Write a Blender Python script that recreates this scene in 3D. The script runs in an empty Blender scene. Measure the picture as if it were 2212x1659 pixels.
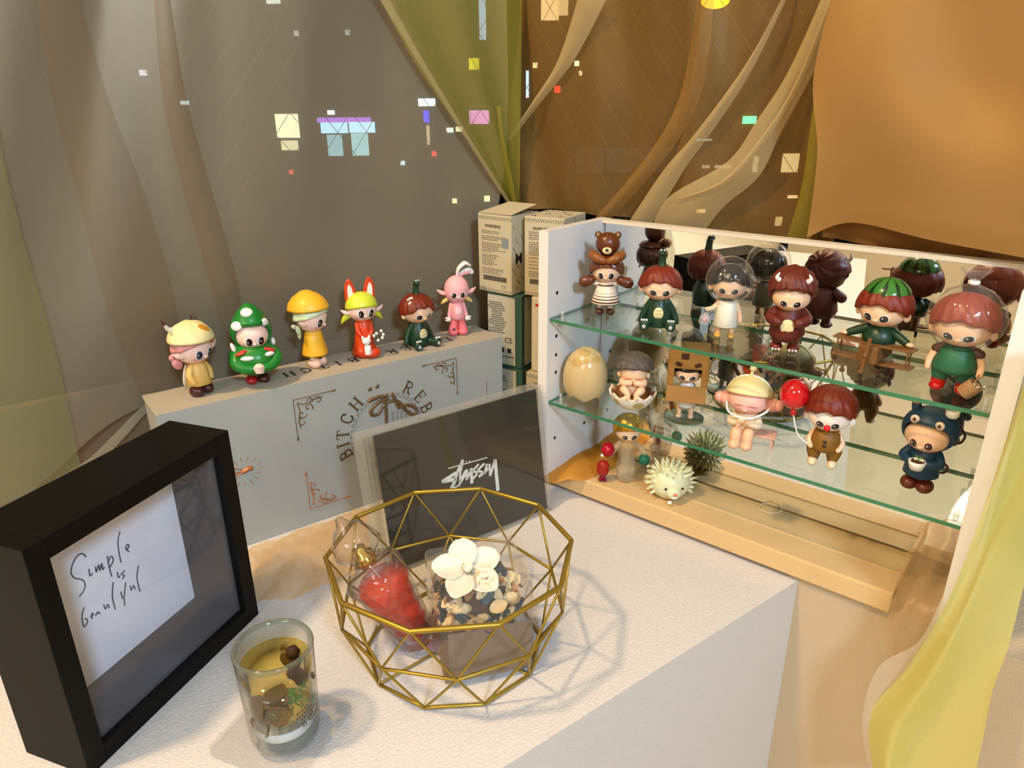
import bpy, math, random
from mathutils import Vector, Matrix
random.seed(7)
S = 0.01            # everything below is written in centimetres
R = math.radians
# ---------------------------------------------------------------- camera
FPX, CX, CY = 1544.322, 1106.0, 829.5
CAM = Vector((50.794, -57.489, 36.0))
ROT = Matrix.Rotation(R(39.837), 3, 'Z') @ Matrix.Rotation(R(68.6), 3, 'X') @ Matrix.Rotation(R(-0.409), 3, 'Z')
cd = bpy.data.cameras.new('camera'); cam = bpy.data.objects.new('camera', cd)
bpy.context.scene.collection.objects.link(cam)
cam.matrix_world = Matrix.Translation(CAM*S) @ ROT.to_4x4()
cd.sensor_width = 36.0; cd.lens = FPX/2212*36.0; cd.clip_start = 0.02; cd.clip_end = 200
sc = bpy.context.scene; sc.camera = cam
# ---------------------------------------------------------------- exposure, world, lights
sc.view_settings.view_transform = 'Standard'; sc.view_settings.look = 'None'
sc.view_settings.exposure = 0.1; sc.view_settings.gamma = 1.0; sc.view_settings.use_curve_mapping = False
sc.cycles.max_bounces = 12; sc.cycles.transparent_max_bounces = 32; sc.cycles.transmission_bounces = 12
sc.cycles.glossy_bounces = 8; sc.cycles.sample_clamp_indirect = 6.0; sc.cycles.caustics_reflective = False
w = bpy.data.worlds.new('night'); sc.world = w; w.use_nodes = True
w.node_tree.nodes['Background'].inputs[0].default_value = (0.010, 0.012, 0.020, 1); w.node_tree.nodes['Background'].inputs[1].default_value = 1.0
def area(name, loc, tgt, size, watts, col):
    l = bpy.data.lights.new(name, 'AREA'); l.shape = 'DISK'; l.size = size*S; l.energy = watts; l.color = col
    o = bpy.data.objects.new(name, l); sc.collection.objects.link(o); o.location = Vector(loc)*S
    o.rotation_euler = (Vector(tgt)-Vector(loc)).to_track_quat('-Z', 'Y').to_euler()
    return o
area('warm_ceiling_lamp', (-5, -95, 140), (18, -20, 0), 12, 15.0, (1.0, 0.70, 0.38))
area('cool_wall_lamp', (140, -95, 100), (18, -20, 5), 22, 18.0, (0.52, 0.73, 1.0))
area('room_fill_light', (70, -250, 140), (40, -160, 0), 90, 22.0, (1.0, 0.92, 0.82))  # unseen fill light, added to brighten the room behind the camera

# ---------------------------------------------------------------- helpers
def ray(u, v): return ROT @ Vector(((u-CX)/FPX, -(v-CY)/FPX, -1.0))
def onp(u, v, p, n):
    d = ray(u, v); n = Vector(n); return CAM + d*((Vector(p)-CAM).dot(n)/d.dot(n))
def onz(u, v, z): return onp(u, v, (0, 0, z), (0, 0, 1))
def ony(u, v, y): return onp(u, v, (0, y, 0), (0, 1, 0))
BY = R(-13.984); EX = Vector((math.cos(BY), math.sin(BY), 0)); EY = Vector((-math.sin(BY), math.cos(BY), 0)); BO = Vector((5.39, -4.631, 0))
def onl(u, v, off): return onp(u, v, BO+EX*off, EX)      # plane parallel to the left window
SILL = 2.235; ZA = SILL+16.084; ZB = SILL+8.136; BH = 13.878

def lin(c):
    c = c/255.0; return c/12.92 if c <= 0.04045 else ((c+0.055)/1.055)**2.4
MATS = {}
def shine(nt, bn=None):      # reflectance of a clear surface, the same from both sides
    lw = nt.nodes.new('ShaderNodeLayerWeight'); lw.inputs[0].default_value = 0.5
    if bn: nt.links.new(bn.outputs[0], lw.inputs['Normal'])
    pw = nt.nodes.new('ShaderNodeMath'); pw.operation = 'POWER'; pw.inputs[1].default_value = 5.0; nt.links.new(lw.outputs['Facing'], pw.inputs[0])
    ma = nt.nodes.new('ShaderNodeMath'); ma.operation = 'MULTIPLY_ADD'; ma.inputs[1].default_value = 0.9; ma.inputs[2].default_value = 0.028; nt.links.new(pw.outputs[0], ma.inputs[0]); return ma
def mat(name, rgb=(200, 200, 200), rough=0.45, metal=0.0, spec=0.4, kind='solid', a=1.0, vary=0.0, vscale=60.0, bump=0.0, bscale=300.0, emit=0.0, coat=0.0, sss=0.0, tint=None, sheen=0.12, edge=1.0):
    if name in MATS: return MATS[name]
    m = bpy.data.materials.new(name); MATS[name] = m; m.use_nodes = True; nt = m.node_tree; nt.nodes.clear()
    L = nt.links.new; N = nt.nodes.new
    out = N('ShaderNodeOutputMaterial'); col = (lin(rgb[0]), lin(rgb[1]), lin(rgb[2]), 1); m.diffuse_color = col
    tc = N('ShaderNodeTexCoord')
    colsock = None
    if vary > 0:
        nz = N('ShaderNodeTexNoise'); nz.inputs['Scale'].default_value = vscale; nz.inputs['Detail'].default_value = 4; L(tc.outputs['Object'], nz.inputs['Vector'])
        mx = N('ShaderNodeMix'); mx.data_type = 'RGBA'
        mx.inputs[6].default_value = tuple(c*(1-vary) for c in col[:3])+(1,); mx.inputs[7].default_value = tuple(min(1, c*(1+vary)) for c in col[:3])+(1,)
        L(nz.outputs['Fac'], mx.inputs[0]); colsock = mx.outputs[2]
    bn = None
    if bump > 0:
        n2 = N('ShaderNodeTexNoise'); n2.inputs['Scale'].default_value = bscale; n2.inputs['Detail'].default_value = 3; L(tc.outputs['Object'], n2.inputs['Vector'])
        bn = N('ShaderNodeBump'); bn.inputs['Strength'].default_value = bump; bn.inputs['Distance'].default_value = 0.0006; L(n2.outputs['Fac'], bn.inputs['Height'])
    if kind == 'solid':
        p = N('ShaderNodeBsdfPrincipled'); p.inputs['Base Color'].default_value = col; p.inputs['Roughness'].default_value = rough; p.inputs['Metallic'].default_value = metal
        p.inputs['Specular IOR Level'].default_value = spec; p.inputs['Coat Weight'].default_value = coat
        if sss: p.inputs['Subsurface Weight'].default_value = sss; p.inputs['Subsurface Radius'].default_value = (0.004, 0.002, 0.001); p.inputs['Subsurface Scale'].default_value = 1.0
        if emit: p.inputs['Emission Color'].default_value = col; p.inputs['Emission Strength'].default_value = emit
        if colsock: L(colsock, p.inputs['Base Color'])
        if bn: L(bn.outputs[0], p.inputs['Normal'])
        L(p.outputs[0], out.inputs[0])
    elif kind == 'clear':       # thin clear plastic or glass: see-through, with fresnel shine; a = how much plain colour it carries
        tr = N('ShaderNodeBsdfTransparent'); tr.inputs[0].default_value = tuple(lin(x) for x in (tint or (250, 250, 250)))+(1,)
        if edge < 1.0:      # thick glass looks darker where the wall is seen edge-on
            lw0 = N('ShaderNodeLayerWeight'); lw0.inputs[0].default_value = 0.5; pw0 = N('ShaderNodeMath'); pw0.operation = 'POWER'; pw0.inputs[1].default_value = 2.5; L(lw0.outputs['Facing'], pw0.inputs[0])
            if bn: L(bn.outputs[0], lw0.inputs['Normal'])
            mx0 = N('ShaderNodeMix'); mx0.data_type = 'RGBA'; t_ = tr.inputs[0].default_value; mx0.inputs[6].default_value = tuple(t_); mx0.inputs[7].default_value = (t_[0]*edge, t_[1]*edge, t_[2]*edge, 1); L(pw0.outputs[0], mx0.inputs[0]); L(mx0.outputs[2], tr.inputs[0])
        gl = N('ShaderNodeBsdfGlossy'); gl.inputs['Roughness'].default_value = rough; gl.inputs[0].default_value = (1, 1, 1, 1)
        df = N('ShaderNodeBsdfDiffuse'); df.inputs[0].default_value = col
        fr = shine(nt, bn)
        if bn: L(bn.outputs[0], gl.inputs['Normal'])
        m1 = N('ShaderNodeMixShader'); m1.inputs[0].default_value = a; L(tr.outputs[0], m1.inputs[1]); L(df.outputs[0], m1.inputs[2])
        m2 = N('ShaderNodeMixShader'); L(fr.outputs[0], m2.inputs[0]); L(m1.outputs[0], m2.inputs[1]); L(gl.outputs[0], m2.inputs[2]); L(m2.outputs[0], out.inputs[0])
    elif kind == 'sheer':       # woven see-through cloth: denser where seen edge-on
        tr = N('ShaderNodeBsdfTransparent'); df = N('ShaderNodeBsdfDiffuse'); tl = N('ShaderNodeBsdfTranslucent'); gl = N('ShaderNodeBsdfGlossy'); gl.inputs['Roughness'].default_value = 0.42
        df.inputs[0].default_value = col; tl.inputs[0].default_value = col; gl.inputs[0].default_value = tuple(min(1, c*1.2+.1) for c in col[:3])+(1,)
        m1 = N('ShaderNodeMixShader'); m1.inputs[0].default_value = 0.4; L(df.outputs[0], m1.inputs[1]); L(tl.outputs[0], m1.inputs[2])
        mg = N('ShaderNodeMixShader'); mg.inputs[0].default_value = sheen; L(m1.outputs[0], mg.inputs[1]); L(gl.outputs[0], mg.inputs[2])
        lw = N('ShaderNodeLayerWeight'); lw.inputs[0].default_value = 0.45
        mr = N('ShaderNodeMapRange'); mr.inputs[3].default_value = a; mr.inputs[4].default_value = min(1, a+0.5); L(lw.outputs['Facing'], mr.inputs[0])
        wv = N('ShaderNodeTexNoise'); wv.inputs['Scale'].default_value = 900; L(tc.outputs['Object'], wv.inputs['Vector'])
        ad = N('ShaderNodeMath'); ad.operation = 'MULTIPLY_ADD'; ad.inputs[1].default_value = 0.08; L(wv.outputs['Fac'], ad.inputs[0])
        sb = N('ShaderNodeMath'); sb.operation = 'SUBTRACT'; sb.inputs[1].default_value = 0.04; L(mr.outputs[0], sb.inputs[0]); L(sb.outputs[0], ad.inputs[2])
        m2 = N('ShaderNodeMixShader'); L(ad.outputs[0], m2.inputs[0]); L(tr.outputs[0], m2.inputs[1]); L(mg.outputs[0], m2.inputs[2]); L(m2.outputs[0], out.inputs[0])
    elif kind == 'emit':
        e = N('ShaderNodeEmission'); e.inputs[0].default_value = col; e.inputs[1].default_value = emit; L(e.outputs[0], out.inputs[0])
    elif kind == 'tinted':      # coloured see-through plastic or liquid
        tr = N('ShaderNodeBsdfTransparent'); tr.inputs[0].default_value = col
        df = N('ShaderNodeBsdfDiffuse'); df.inputs[0].default_value = col; gl = N('ShaderNodeBsdfGlossy'); gl.inputs['Roughness'].default_value = rough
        fr = shine(nt, bn)
        m1 = N('ShaderNodeMixShader'); m1.inputs[0].default_value = a; L(tr.outputs[0], m1.inputs[1]); L(df.outputs[0], m1.inputs[2])
        m2 = N('ShaderNodeMixShader'); L(fr.outputs[0], m2.inputs[0]); L(m1.outputs[0], m2.inputs[1]); L(gl.outputs[0], m2.inputs[2]); L(m2.outputs[0], out.inputs[0])
    return m

def cr(pts, n):            # catmull-rom through points, n steps per span
    P = [Vector(p) for p in pts]
    if len(P) < 3: return [P[0].lerp(P[-1], i/n) for i in range(n+1)]
    out = []
    for i in range(len(P)-1):
        a, b, c, d = P[max(i-1, 0)], P[i], P[i+1], P[min(i+2, len(P)-1)]
        for k in range(n):
            t = k/n; out.append(0.5*((2*b)+(c-a)*t+(2*a-5*b+4*c-d)*t*t+(3*b-a-3*c+d)*t**3))
    out.append(P[-1]); return out

WI = Matrix.Identity(4)
def wroot(p):
    m = Matrix.Identity(4)
    while p: m = p.matrix_basis @ m; p = p.parent
    return m

class MB:
    def __init__(s): s.v = []; s.f = []; s.m = []
    def add(s, vs, fs, m=0):
        o = len(s.v); s.v += [tuple(x) for x in vs]; s.f += [tuple(i+o for i in f) for f in fs]; s.m += [m]*len(fs); return s
    def grid(s, P, m=0, closeu=False, closev=False, flip=False):
        nu, nv = len(P), len(P[0]); vs = [p for r in P for p in r]; fs = []
        for i in range(nu if closeu else nu-1):
            for j in range(nv if closev else nv-1):
                a, b, c, d = i*nv+j, ((i+1) % nu)*nv+j, ((i+1) % nu)*nv+(j+1) % nv, i*nv+(j+1) % nv
                fs.append((a, d, c, b) if flip else (a, b, c, d))
        return s.add(vs, fs, m)
    def ell(s, c, r, m=0, rot=None, nu=20, nv=12, zmin=None, fn=None):
        c = Vector(c); r = (r, r, r) if isinstance(r, (int, float)) else r; P = []
        for i in range(nv+1):
            th = math.pi*i/nv; row = []
            for j in range(nu):
                ph = 2*math.pi*j/nu
                d = Vector((math.sin(th)*math.sin(ph), -math.sin(th)*math.cos(ph), math.cos(th)))
                p = Vector((d.x*r[0], d.y*r[1], d.z*r[2]))
                if fn: p *= fn(th, ph)
                if rot: p = rot @ p
                p = p+c
                if zmin is not None and p.z < zmin: p.z = zmin
                row.append(p)
            P.append(row)
        return s.grid(P, m, closev=True, flip=True)
    def tube(s, pts, rad, m=0, n=10, sm=4, ends=True, sq=None):
        C = cr(pts, sm) if len(pts) > 2 and sm > 1 else [Vector(p) for p in pts]; k = len(C)
        if isinstance(rad, (int, float)): rr = [rad]*k
        else:
            rr = []
            for i in range(k):
                t = i/(k-1)*(len(rad)-1); a = int(min(t, len(rad)-2)); rr.append(rad[a]+(rad[a+1]-rad[a])*(t-a))
        if ends:
            d0 = (C[0]-C[1]).normalized(); d1 = (C[-1]-C[-2]).normalized()
            C = [C[0]+d0*rr[0]*.95, C[0]+d0*rr[0]*.6]+C+[C[-1]+d1*rr[-1]*.6, C[-1]+d1*rr[-1]*.95]
            rr = [rr[0]*.05, rr[0]*.8]+rr+[rr[-1]*.8, rr[-1]*.05]
        up = Vector((0.13, 0.21, 0.97)); P = []
        for i, c in enumerate(C):
            t = (C[min(i+1, len(C)-1)]-C[max(i-1, 0)]).normalized()
            x = up - t*up.dot(t)
            if x.length < 1e-3: x = Vector((1, 0, 0))-t*t.x
            x.normalize(); up = x; y = t.cross(x)
            P.append([c+(x*math.cos(a)+y*math.sin(a)*(sq or 1))*rr[i] for a in [2*math.pi*j/n for j in range(n)]])
        s.grid(P, m, closev=True)
        if not ends:
            o = len(s.v)-len(P)*n; s.f.append(tuple(o+j for j in range(n))[::-1]); s.m.append(m); s.f.append(tuple(o+(len(P)-1)*n+j for j in range(n))); s.m.append(m)
        return s
    def lathe(s, prof, c=(0, 0, 0), m=0, n=28, sx=1, sy=1, fn=None, rot=None):
        c = Vector(c); P = []
        for (r, z) in prof:
            row = []
            for j in range(n):
                a = 2*math.pi*j/n; k = fn(a, z) if fn else 1
                p = Vector((r*k*sx*math.sin(a), -r*k*sy*math.cos(a), z))
                if rot: p = rot @ p
                row.append(p+c)
            P.append(row)
        return s.grid(P, m, closev=True)
    def box(s, c, d, m=0, rot=None):
        c = Vector(c); vs = []
        for x in (-.5, .5):
            for y in (-.5, .5):
                for z in (-.5, .5):
                    p = Vector((x*d[0], y*d[1], z*d[2])); vs.append((rot @ p if rot else p)+c)
        return s.add(vs, [(0, 1, 3, 2), (4, 6, 7, 5), (0, 4, 5, 1), (2, 3, 7, 6), (0, 2, 6, 4), (1, 5, 7, 3)], m)
    def poly(s, pts, off, m=0):        # flat outline given a thickness vector
        P = [Vector(p) for p in pts]; off = Vector(off); n = len(P)
        fs = [tuple(range(n)), tuple(range(2*n-1, n-1, -1))]+[(i, n+i, n+(i+1) % n, (i+1) % n) for i in range(n)]
        return s.add(P+[p+off for p in P], fs, m)
    def cap(s, c, r, cut, m=0, rot=None, nu=48, nv=14, fn=None, inner=0.93, t0=0.0):  # shell over a head, edge given by cut(angle)
        c = Vector(c); r = (r, r, r) if isinstance(r, (int, float)) else r; P = []
        for i in range(nv+4):
            row = []
            for j in range(nu):
                ph = 2*math.pi*j/nu; tc = cut(ph) if callable(cut) else cut
                k = 1.0; t = min(i, nv)/nv
                th = t0+(tc-t0)*t; 
                if fn: k = fn(th, ph, t)
                if i == nv+1: k *= (1+inner)/2; th -= 0.01
                if i == nv+2: k = inner; th *= .97
                if i == nv+3: k = inner; th = t0+(tc-t0)*.5
                d = Vector((math.sin(th)*math.sin(ph), -math.sin(th)*math.cos(ph), math.cos(th)))
                p = Vector((d.x*r[0], d.y*r[1], d.z*r[2]))*k
                row.append((rot @ p if rot else p)+c)
            P.append(row)
        return s.grid(P, m, closev=True, flip=True)
    def patch(s, c, r, az, el, w, h, m=0, lift=0.02, roll=0.0, shape=None, rot=None, n=24, rings=4):  # painted area hugging an ellipsoid
        c = Vector(c); r = (r, r, r) if isinstance(r, (int, float)) else r
        D = Vector((math.sin(az)*math.cos(el), -math.cos(az)*math.cos(el), math.sin(el)))
        X = Vector((math.cos(az), math.sin(az), 0)); Y = X.cross(D)*-1; Y = D.cross(X); cs, sn = math.cos(roll), math.sin(roll); vs = []
        def put(a, b):
            a, b = a*cs-b*sn, a*sn+b*cs; d = (D+X*a+Y*b).normalized()
            q = 1/math.sqrt((d.x/r[0])**2+(d.y/r[1])**2+(d.z/r[2])**2); p = d*(q+lift)
            return (rot @ p if rot else p)+c
        vs.append(put(0, 0))
        for k in range(1, rings+1):
            for j in range(n):
                a = 2*math.pi*j/n; g = shape(a) if shape else 1.0; vs.append(put(w*math.cos(a)*g*k/rings, h*math.sin(a)*g*k/rings))
        fs = [(0, 1+j, 1+(j+1) % n) for j in range(n)]
        for k in range(rings-1):
            for j in range(n): a = 1+k*n; fs.append((a+j, a+n+j, a+n+(j+1) % n, a+(j+1) % n))
        return s.add(vs, fs, m)
    def build(s, name, mats, parent=None, smooth=True, loc=None, rz=0.0, solid=0.0, bevel=0.0, sub=0, mw=None, auto=None):
        me = bpy.data.meshes.new(name); me.from_pydata([(x*S, y*S, z*S) for x, y, z in s.v], [], s.f); me.validate()
        for m in (mats if isinstance(mats, (list, tuple)) else [mats]): me.materials.append(m)
        if len(me.polygons) == len(s.m): me.polygons.foreach_set('material_index', s.m)
        me.polygons.foreach_set('use_smooth', [smooth]*len(me.polygons))
        o = bpy.data.objects.new(name, me); sc.collection.objects.link(o)
        if parent: o.parent = parent
        if loc is not None: o.location = Vector(loc)*S
        o.rotation_euler.z = rz
        if mw is not None: o.matrix_basis = wroot(parent).inverted() @ mw if parent else mw
        if auto:
            md = o.modifiers.new('e', 'EDGE_SPLIT'); md.split_angle = R(auto)
        if bevel:
            md = o.modifiers.new('b', 'BEVEL'); md.width = bevel*S; md.segments = 2; md.limit_method = 'ANGLE'
        if solid:
            md = o.modifiers.new('s', 'SOLIDIFY'); md.thickness = solid*S
        if sub:
            md = o.modifiers.new('u', 'SUBSURF'); md.levels = sub; md.render_levels = sub
        return o
def tag(o, label=None, cat=None, group=None, kind=None):
    if label: o['label'] = label
    if cat: o['category'] = cat
    if group: o['group'] = group
    if kind: o['kind'] = kind
    return o
def empty(name, loc, rz=0.0, label=None, cat=None, group=None, rot=None):
    o = bpy.data.objects.new(name, None); sc.collection.objects.link(o); o.empty_display_size = 0.01
    if rot is not None: o.matrix_world = Matrix.Translation(Vector(loc)*S) @ rot.to_4x4()
    else: o.location = Vector(loc)*S; o.rotation_euler.z = rz
    return tag(o, label, cat, group)
def glyphs(b, body, size, mtx, ext=0.01, sx=1.0, bold=0.0, m=0):   # letters as mesh, added to b; mtx in metres
    c = bpy.data.curves.new('t', 'FONT'); c.body = body; c.size = size*S; c.extrude = ext*S; c.align_x = 'CENTER'; c.align_y = 'CENTER'; c.offset = bold*S; c.resolution_u = 4
    o = bpy.data.objects.new('t', c); sc.collection.objects.link(o); me = bpy.data.meshes.new_from_object(o)
    mt = mtx @ Matrix.Diagonal((sx, 1, 1, 1)); b.add([(mt @ v.co)/S for v in me.vertices], [tuple(p.vertices) for p in me.polygons], m)
    bpy.data.objects.remove(o); bpy.data.curves.remove(c); bpy.data.meshes.remove(me)
def text(name, body, size, m, parent, mtx, ext=0.01, sx=1.0, bold=0.0):
    b = MB(); glyphs(b, body, size, mtx, ext, sx, bold); return b.build(name, m, parent, smooth=False, mw=WI)
def frame_mtx(p, x, y, n): # matrix with given axes at p (cm)
    x, y, n = Vector(x).normalized(), Vector(y).normalized(), Vector(n).normalized()
    return Matrix.Translation(Vector(p)*S) @ Matrix((x, y, n)).transposed().to_4x4()
# ================================================================ the room
def paper(name, rgb, bs=760, st=0.6):
    m = mat(name, rgb, 0.85, spec=0.15); nt = m.node_tree; L = nt.links.new; N = nt.nodes.new
    p = [n for n in nt.nodes if n.type == 'BSDF_PRINCIPLED'][0]; tc = N('ShaderNodeTexCoord')
    mp = N('ShaderNodeMapping'); mp.inputs['Scale'].default_value = (1.5, .55, 2.6); mp.inputs['Rotation'].default_value = (0, 0, -.6); L(tc.outputs['Object'], mp.inputs[0])
    a = N('ShaderNodeTexNoise'); a.inputs['Scale'].default_value = bs; a.inputs['Detail'].default_value = 2; L(mp.outputs[0], a.inputs['Vector'])
    b = N('ShaderNodeTexVoronoi'); b.inputs['Scale'].default_value = bs*1.1; L(mp.outputs[0], b.inputs['Vector'])
    ad = N('ShaderNodeMath'); ad.operation = 'ADD'; L(a.outputs['Fac'], ad.inputs[0]); L(b.outputs['Distance'], ad.inputs[1])
    bp = N('ShaderNodeBump'); bp.inputs['Strength'].default_value = st; bp.inputs['Distance'].default_value = 0.0006; L(ad.outputs[0], bp.inputs['Height']); L(bp.outputs[0], p.inputs['Normal'])
    return m
WP = paper('embossed_wallpaper', (216, 211, 204)); WPT = paper('warm_lit_wallpaper', (206, 184, 152)); WPG = paper('grey_weave_wallpaper', (196, 190, 184), 700, 0.5)  # WPT has the warm light below the right window put into its colour
def slab(name, pts, z0, z1, m, **k):      # prism over a ground outline
    b = MB(); b.poly([(p[0], p[1], z0) for p in pts], (0, 0, z1-z0)); o = b.build(name, m, smooth=False, **k); tag(o, kind='structure'); return o
def A(t, off=0): p = BO+EX*off+EY*t; return (p.x, p.y)      # point beside the grey box, along the left wall
YR = 6.0; WL = -9.0                                          # window planes
tR = (YR-BO.y-EX.y*WL)/EY.y                                  # where left window plane meets right window plane
P1 = Vector((37.72, -6.0, 0)); LE = EY
def led(t): p = P1-LE*t; return (p.x, p.y)
slab('ledge_wall_left', [A(tR, WL), led(-0.3), led(130), A(-130, WL)], -80, 0, WP)
bpy.data.objects['ledge_wall_left'].name = 'wall_ledge'
slab('wall_under_right_window', [(37.0, -5.9), (140, -5.9), (140, YR+6), (37.0, YR+6)], -80, 0.4, WPT); bpy.data.objects['wall_under_right_window'].name = 'wall_right'
slab('floor', [(-80, -330), (200, -330), (200, 40), (-80, 40)], -86, -80, mat('floor_wood', (222, 210, 188), 0.5, vary=.06, vscale=8))
slab('ceiling', [(-80, -330), (200, -330), (200, 40), (-80, 40)], 150, 156, mat('ceiling_paint', (235, 228, 214), 0.9))
slab('wall_back', [(-80, -336), (200, -336), (200, -330), (-80, -330)], -80, 150, mat('cream_paint', (240, 226, 194), 0.9))
slab('wall_side', [(200, -330), (206, -330), (206, 40), (200, 40)], -80, 150, mat('cream_paint'))
# left wall: solid only far behind the window opening
slab('wall_left', [A(-60, WL), A(-60, WL-6), A(-340, WL-6), A(-340, WL)], -80, 150, mat('cream_paint'))
slab('wall_far', [(70, YR), (200, YR), (200, YR+6), (70, YR+6)], 0, 150, WPG)
# lintels over both windows
slab('wall_lintel', [A(tR, WL), A(tR, WL-6), A(-60, WL-6), A(-60, WL)], 110, 150, WP)
slab('wall_lintel_right', [(-2, YR), (70, YR), (70, YR+6), (-2, YR+6)], 110, 150, WP); bpy.data.objects['wall_lintel_right'].name = 'wall_above'
# right sill : cream board with a groove
SM = mat('cream_sill_board', (218, 184, 130), 0.35, spec=.5, vary=.05, vscale=25)
b = MB(); yf = -6.492
prof = [(yf+.25, SILL), (yf, SILL-.12), (yf, .62), (yf+.2, .42), (YR, .42), (YR, SILL), (-3.3, SILL), (-3.45, SILL-.09), (-3.6, SILL)]
x0, x1 = -1.0, 44.5
b.poly([(x0, y, z) for y, z in prof], (x1-x0, 0, 0)); o = b.build('window_sill', SM, smooth=False); o.name = 'trim_1'; tag(o, kind='structure')
# left low kerb under the left window glass
b = MB(); b.poly([(*A(tR, WL), 0), (*A(tR, WL+1.2), 0), (*A(-60, WL+1.2), 0), (*A(-60, WL), 0)], (0, 0, 14)); tag(b.build('trim_2', mat('bronze_frame', (120, 98, 72), 1.1), smooth=False), kind='structure')
# windows: frame post, pane, wire inside the glass
GL = mat('window_glass', (60, 66, 70), 0.02, kind='clear', a=0.03, tint=(214, 222, 218))
BF = mat('bronze_frame')
def window(name, p0, ax, length, nrm):
    ax = Vector(ax); nrm = Vector(nrm); p0 = Vector(p0)
    b = MB(); b.poly([p0, p0+ax*length, p0+ax*length+Vector((0, 0, 110)), p0+Vector((0, 0, 110))], -nrm*.5)
    w_ = b.build(name, GL, smooth=False); tag(w_, kind='structure')
    b = MB(); st = 2.9; q = p0-nrm*.25; H = 110; sl = 1.25
    k = -H/sl
    while k < length:
        for sg in (1, -1):
            # line u = k + z/sl  (or mirrored)
            u0, z0, u1, z1 = k, 0, k+H/sl, H
            if u0 < 0: z0 = -u0*sl; u0 = 0
            if u1 > length: z1 = (length-k)*sl; u1 = length
            if z1 > z0:
                a, c = (u0, u1) if sg == 1 else (length-u0, length-u1)
                b.tube([q+ax*a+Vector((0, 0, z0)), q+ax*c+Vector((0, 0, z1))],   .03, n=3, sm=1, ends=False)
        k += st
    b.build('wire_lattice', mat('glass_wire', (132, 108, 70), .4, metal=.2), w_, smooth=False)
    b = MB(); b.box(p0+ax*length+Vector((0, 0, 55)), (2, 2, 110), 0); b.box(p0+Vector((0, 0, 55)), (1.4, 1.4, 110), 0)
    b.build('window_frame', BF, w_, smooth=False)
    return w_
c0 = BO+EX*WL+EY*tR; c0 = Vector((c0.x, c0.y, 14)); window('window_1', c0, -EY, 70, EX)
window('window_2', Vector((c0.x, YR, SILL)), (1, 0, 0), 72, (0, -1, 0))
# ---------------------------------------------------------------- the city outside
D = 900.0
def far(u, v, d=D): r_ = ray(u, v); return CAM+r_*d
FR, FU = ROT @ Vector((1, 0, 0)), ROT @ Vector((0, 1, 0)); FN = ROT @ Vector((0, 0, 1))
FX = Vector((FR.x, FR.y, 0)).normalized(); FY = Vector((-FX.y, FX.x, 0))
def facade(u, v, d): # point on an upright facade, d centimetres ahead of the camera
    return onp(u, v, CAM+FY*d, FY)
def building(name, u0, u1, d, m, label, lights):
    a, c = facade(u0, 250, d), facade(u1, 250, d); a.z = c.z = -400
    r_ = empty(name, (a+c)/2, 0, label, 'building'); r_['group'] = 'night buildings outside'
    b = MB(); b.poly([a, c, c+FY*200, a+FY*200], (0, 0, 1400)); b.build('facade', m, r_, smooth=False, mw=WI)
    for (nm, u, v, w_, h_, col, e) in lights:
        p = facade(u, v, d-3); s_ = d/FPX
        b = MB(); hw, hh = w_*s_/2, h_*s_/2*1.03
        b.box(p, (hw*2, 2, hh*2), 0, Matrix(((FX.x, FY.x, 0), (FX.y, FY.y, 0), (0, 0, 1))))
        b.build(nm, mat('light_%d_%d_%d_%d' % (*col, int(e*10)), col, kind='emit', emit=e), r_, smooth=False, mw=WI)
    return r_
LW, SG = 'lit_window', 'lit_sign'
building('city_building', -900, 1118, 950, mat('night_facade', (74, 74, 78), .9, vary=.2, vscale=.4), 'dark building far outside behind the left window, its small shop fronts lit white and violet', [
 (LW, 621, 272, 46, 44, (255, 240, 200), 4.2), (LW, 626, 314, 34, 18, (255, 235, 190), 3.0), (SG, 743, 259, 108, 9, (190, 110, 235), 3.8), (SG, 722, 276, 54, 20, (190, 225, 255), 4.6), (SG, 782, 275, 52, 20, (190, 225, 255), 4.6),
 (LW, 724, 314, 30, 40, (170, 215, 230), 2.7), (LW, 778, 312, 34, 42, (180, 225, 235), 3.0), (SG, 922, 221, 34, 14, (225, 245, 255), 5.7), (SG, 921, 252, 11, 22, (70, 60, 255), 5.7), (LW, 925, 292, 6, 36, (240, 200, 170), 2.7), (SG, 938, 332, 10, 10, (255, 70, 70), 3.8),
 (SG, 1035, 253, 40, 25, (255, 150, 225), 6.1), (LW, 1024, 138, 20, 20, (255, 220, 60), 5.7), (LW, 1042, 27, 13, 92, (205, 220, 255), 4.9), (LW, 972, 281, 14, 9, (255, 255, 255), 3.8), (LW, 992, 279, 14, 9, (255, 240, 200), 3.8),
 (LW, 982, 434, 9, 9, (255, 240, 150), 6.6), (LW, 1052, 429, 11, 11, (255, 240, 150), 7.6), (LW, 309, 157, 14, 10, (220, 210, 235), 3.0), (LW, 399, 222, 16, 7, (210, 225, 235), 3.0), (LW, 715, 243, 14, 8, (240, 255, 255), 5.7), (LW, 870, 352, 9, 8, (210, 230, 255), 3.8), (LW, 590, 0, 26, 12, (235, 235, 225), 3.0), (LW, 640, 72, 9, 9, (210, 210, 200), 1.9), (LW, 751, 70, 9, 9, (210, 210, 200), 1.9), (SG, 629, 372, 8, 8, (255, 80, 60), 3.0)])
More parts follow.
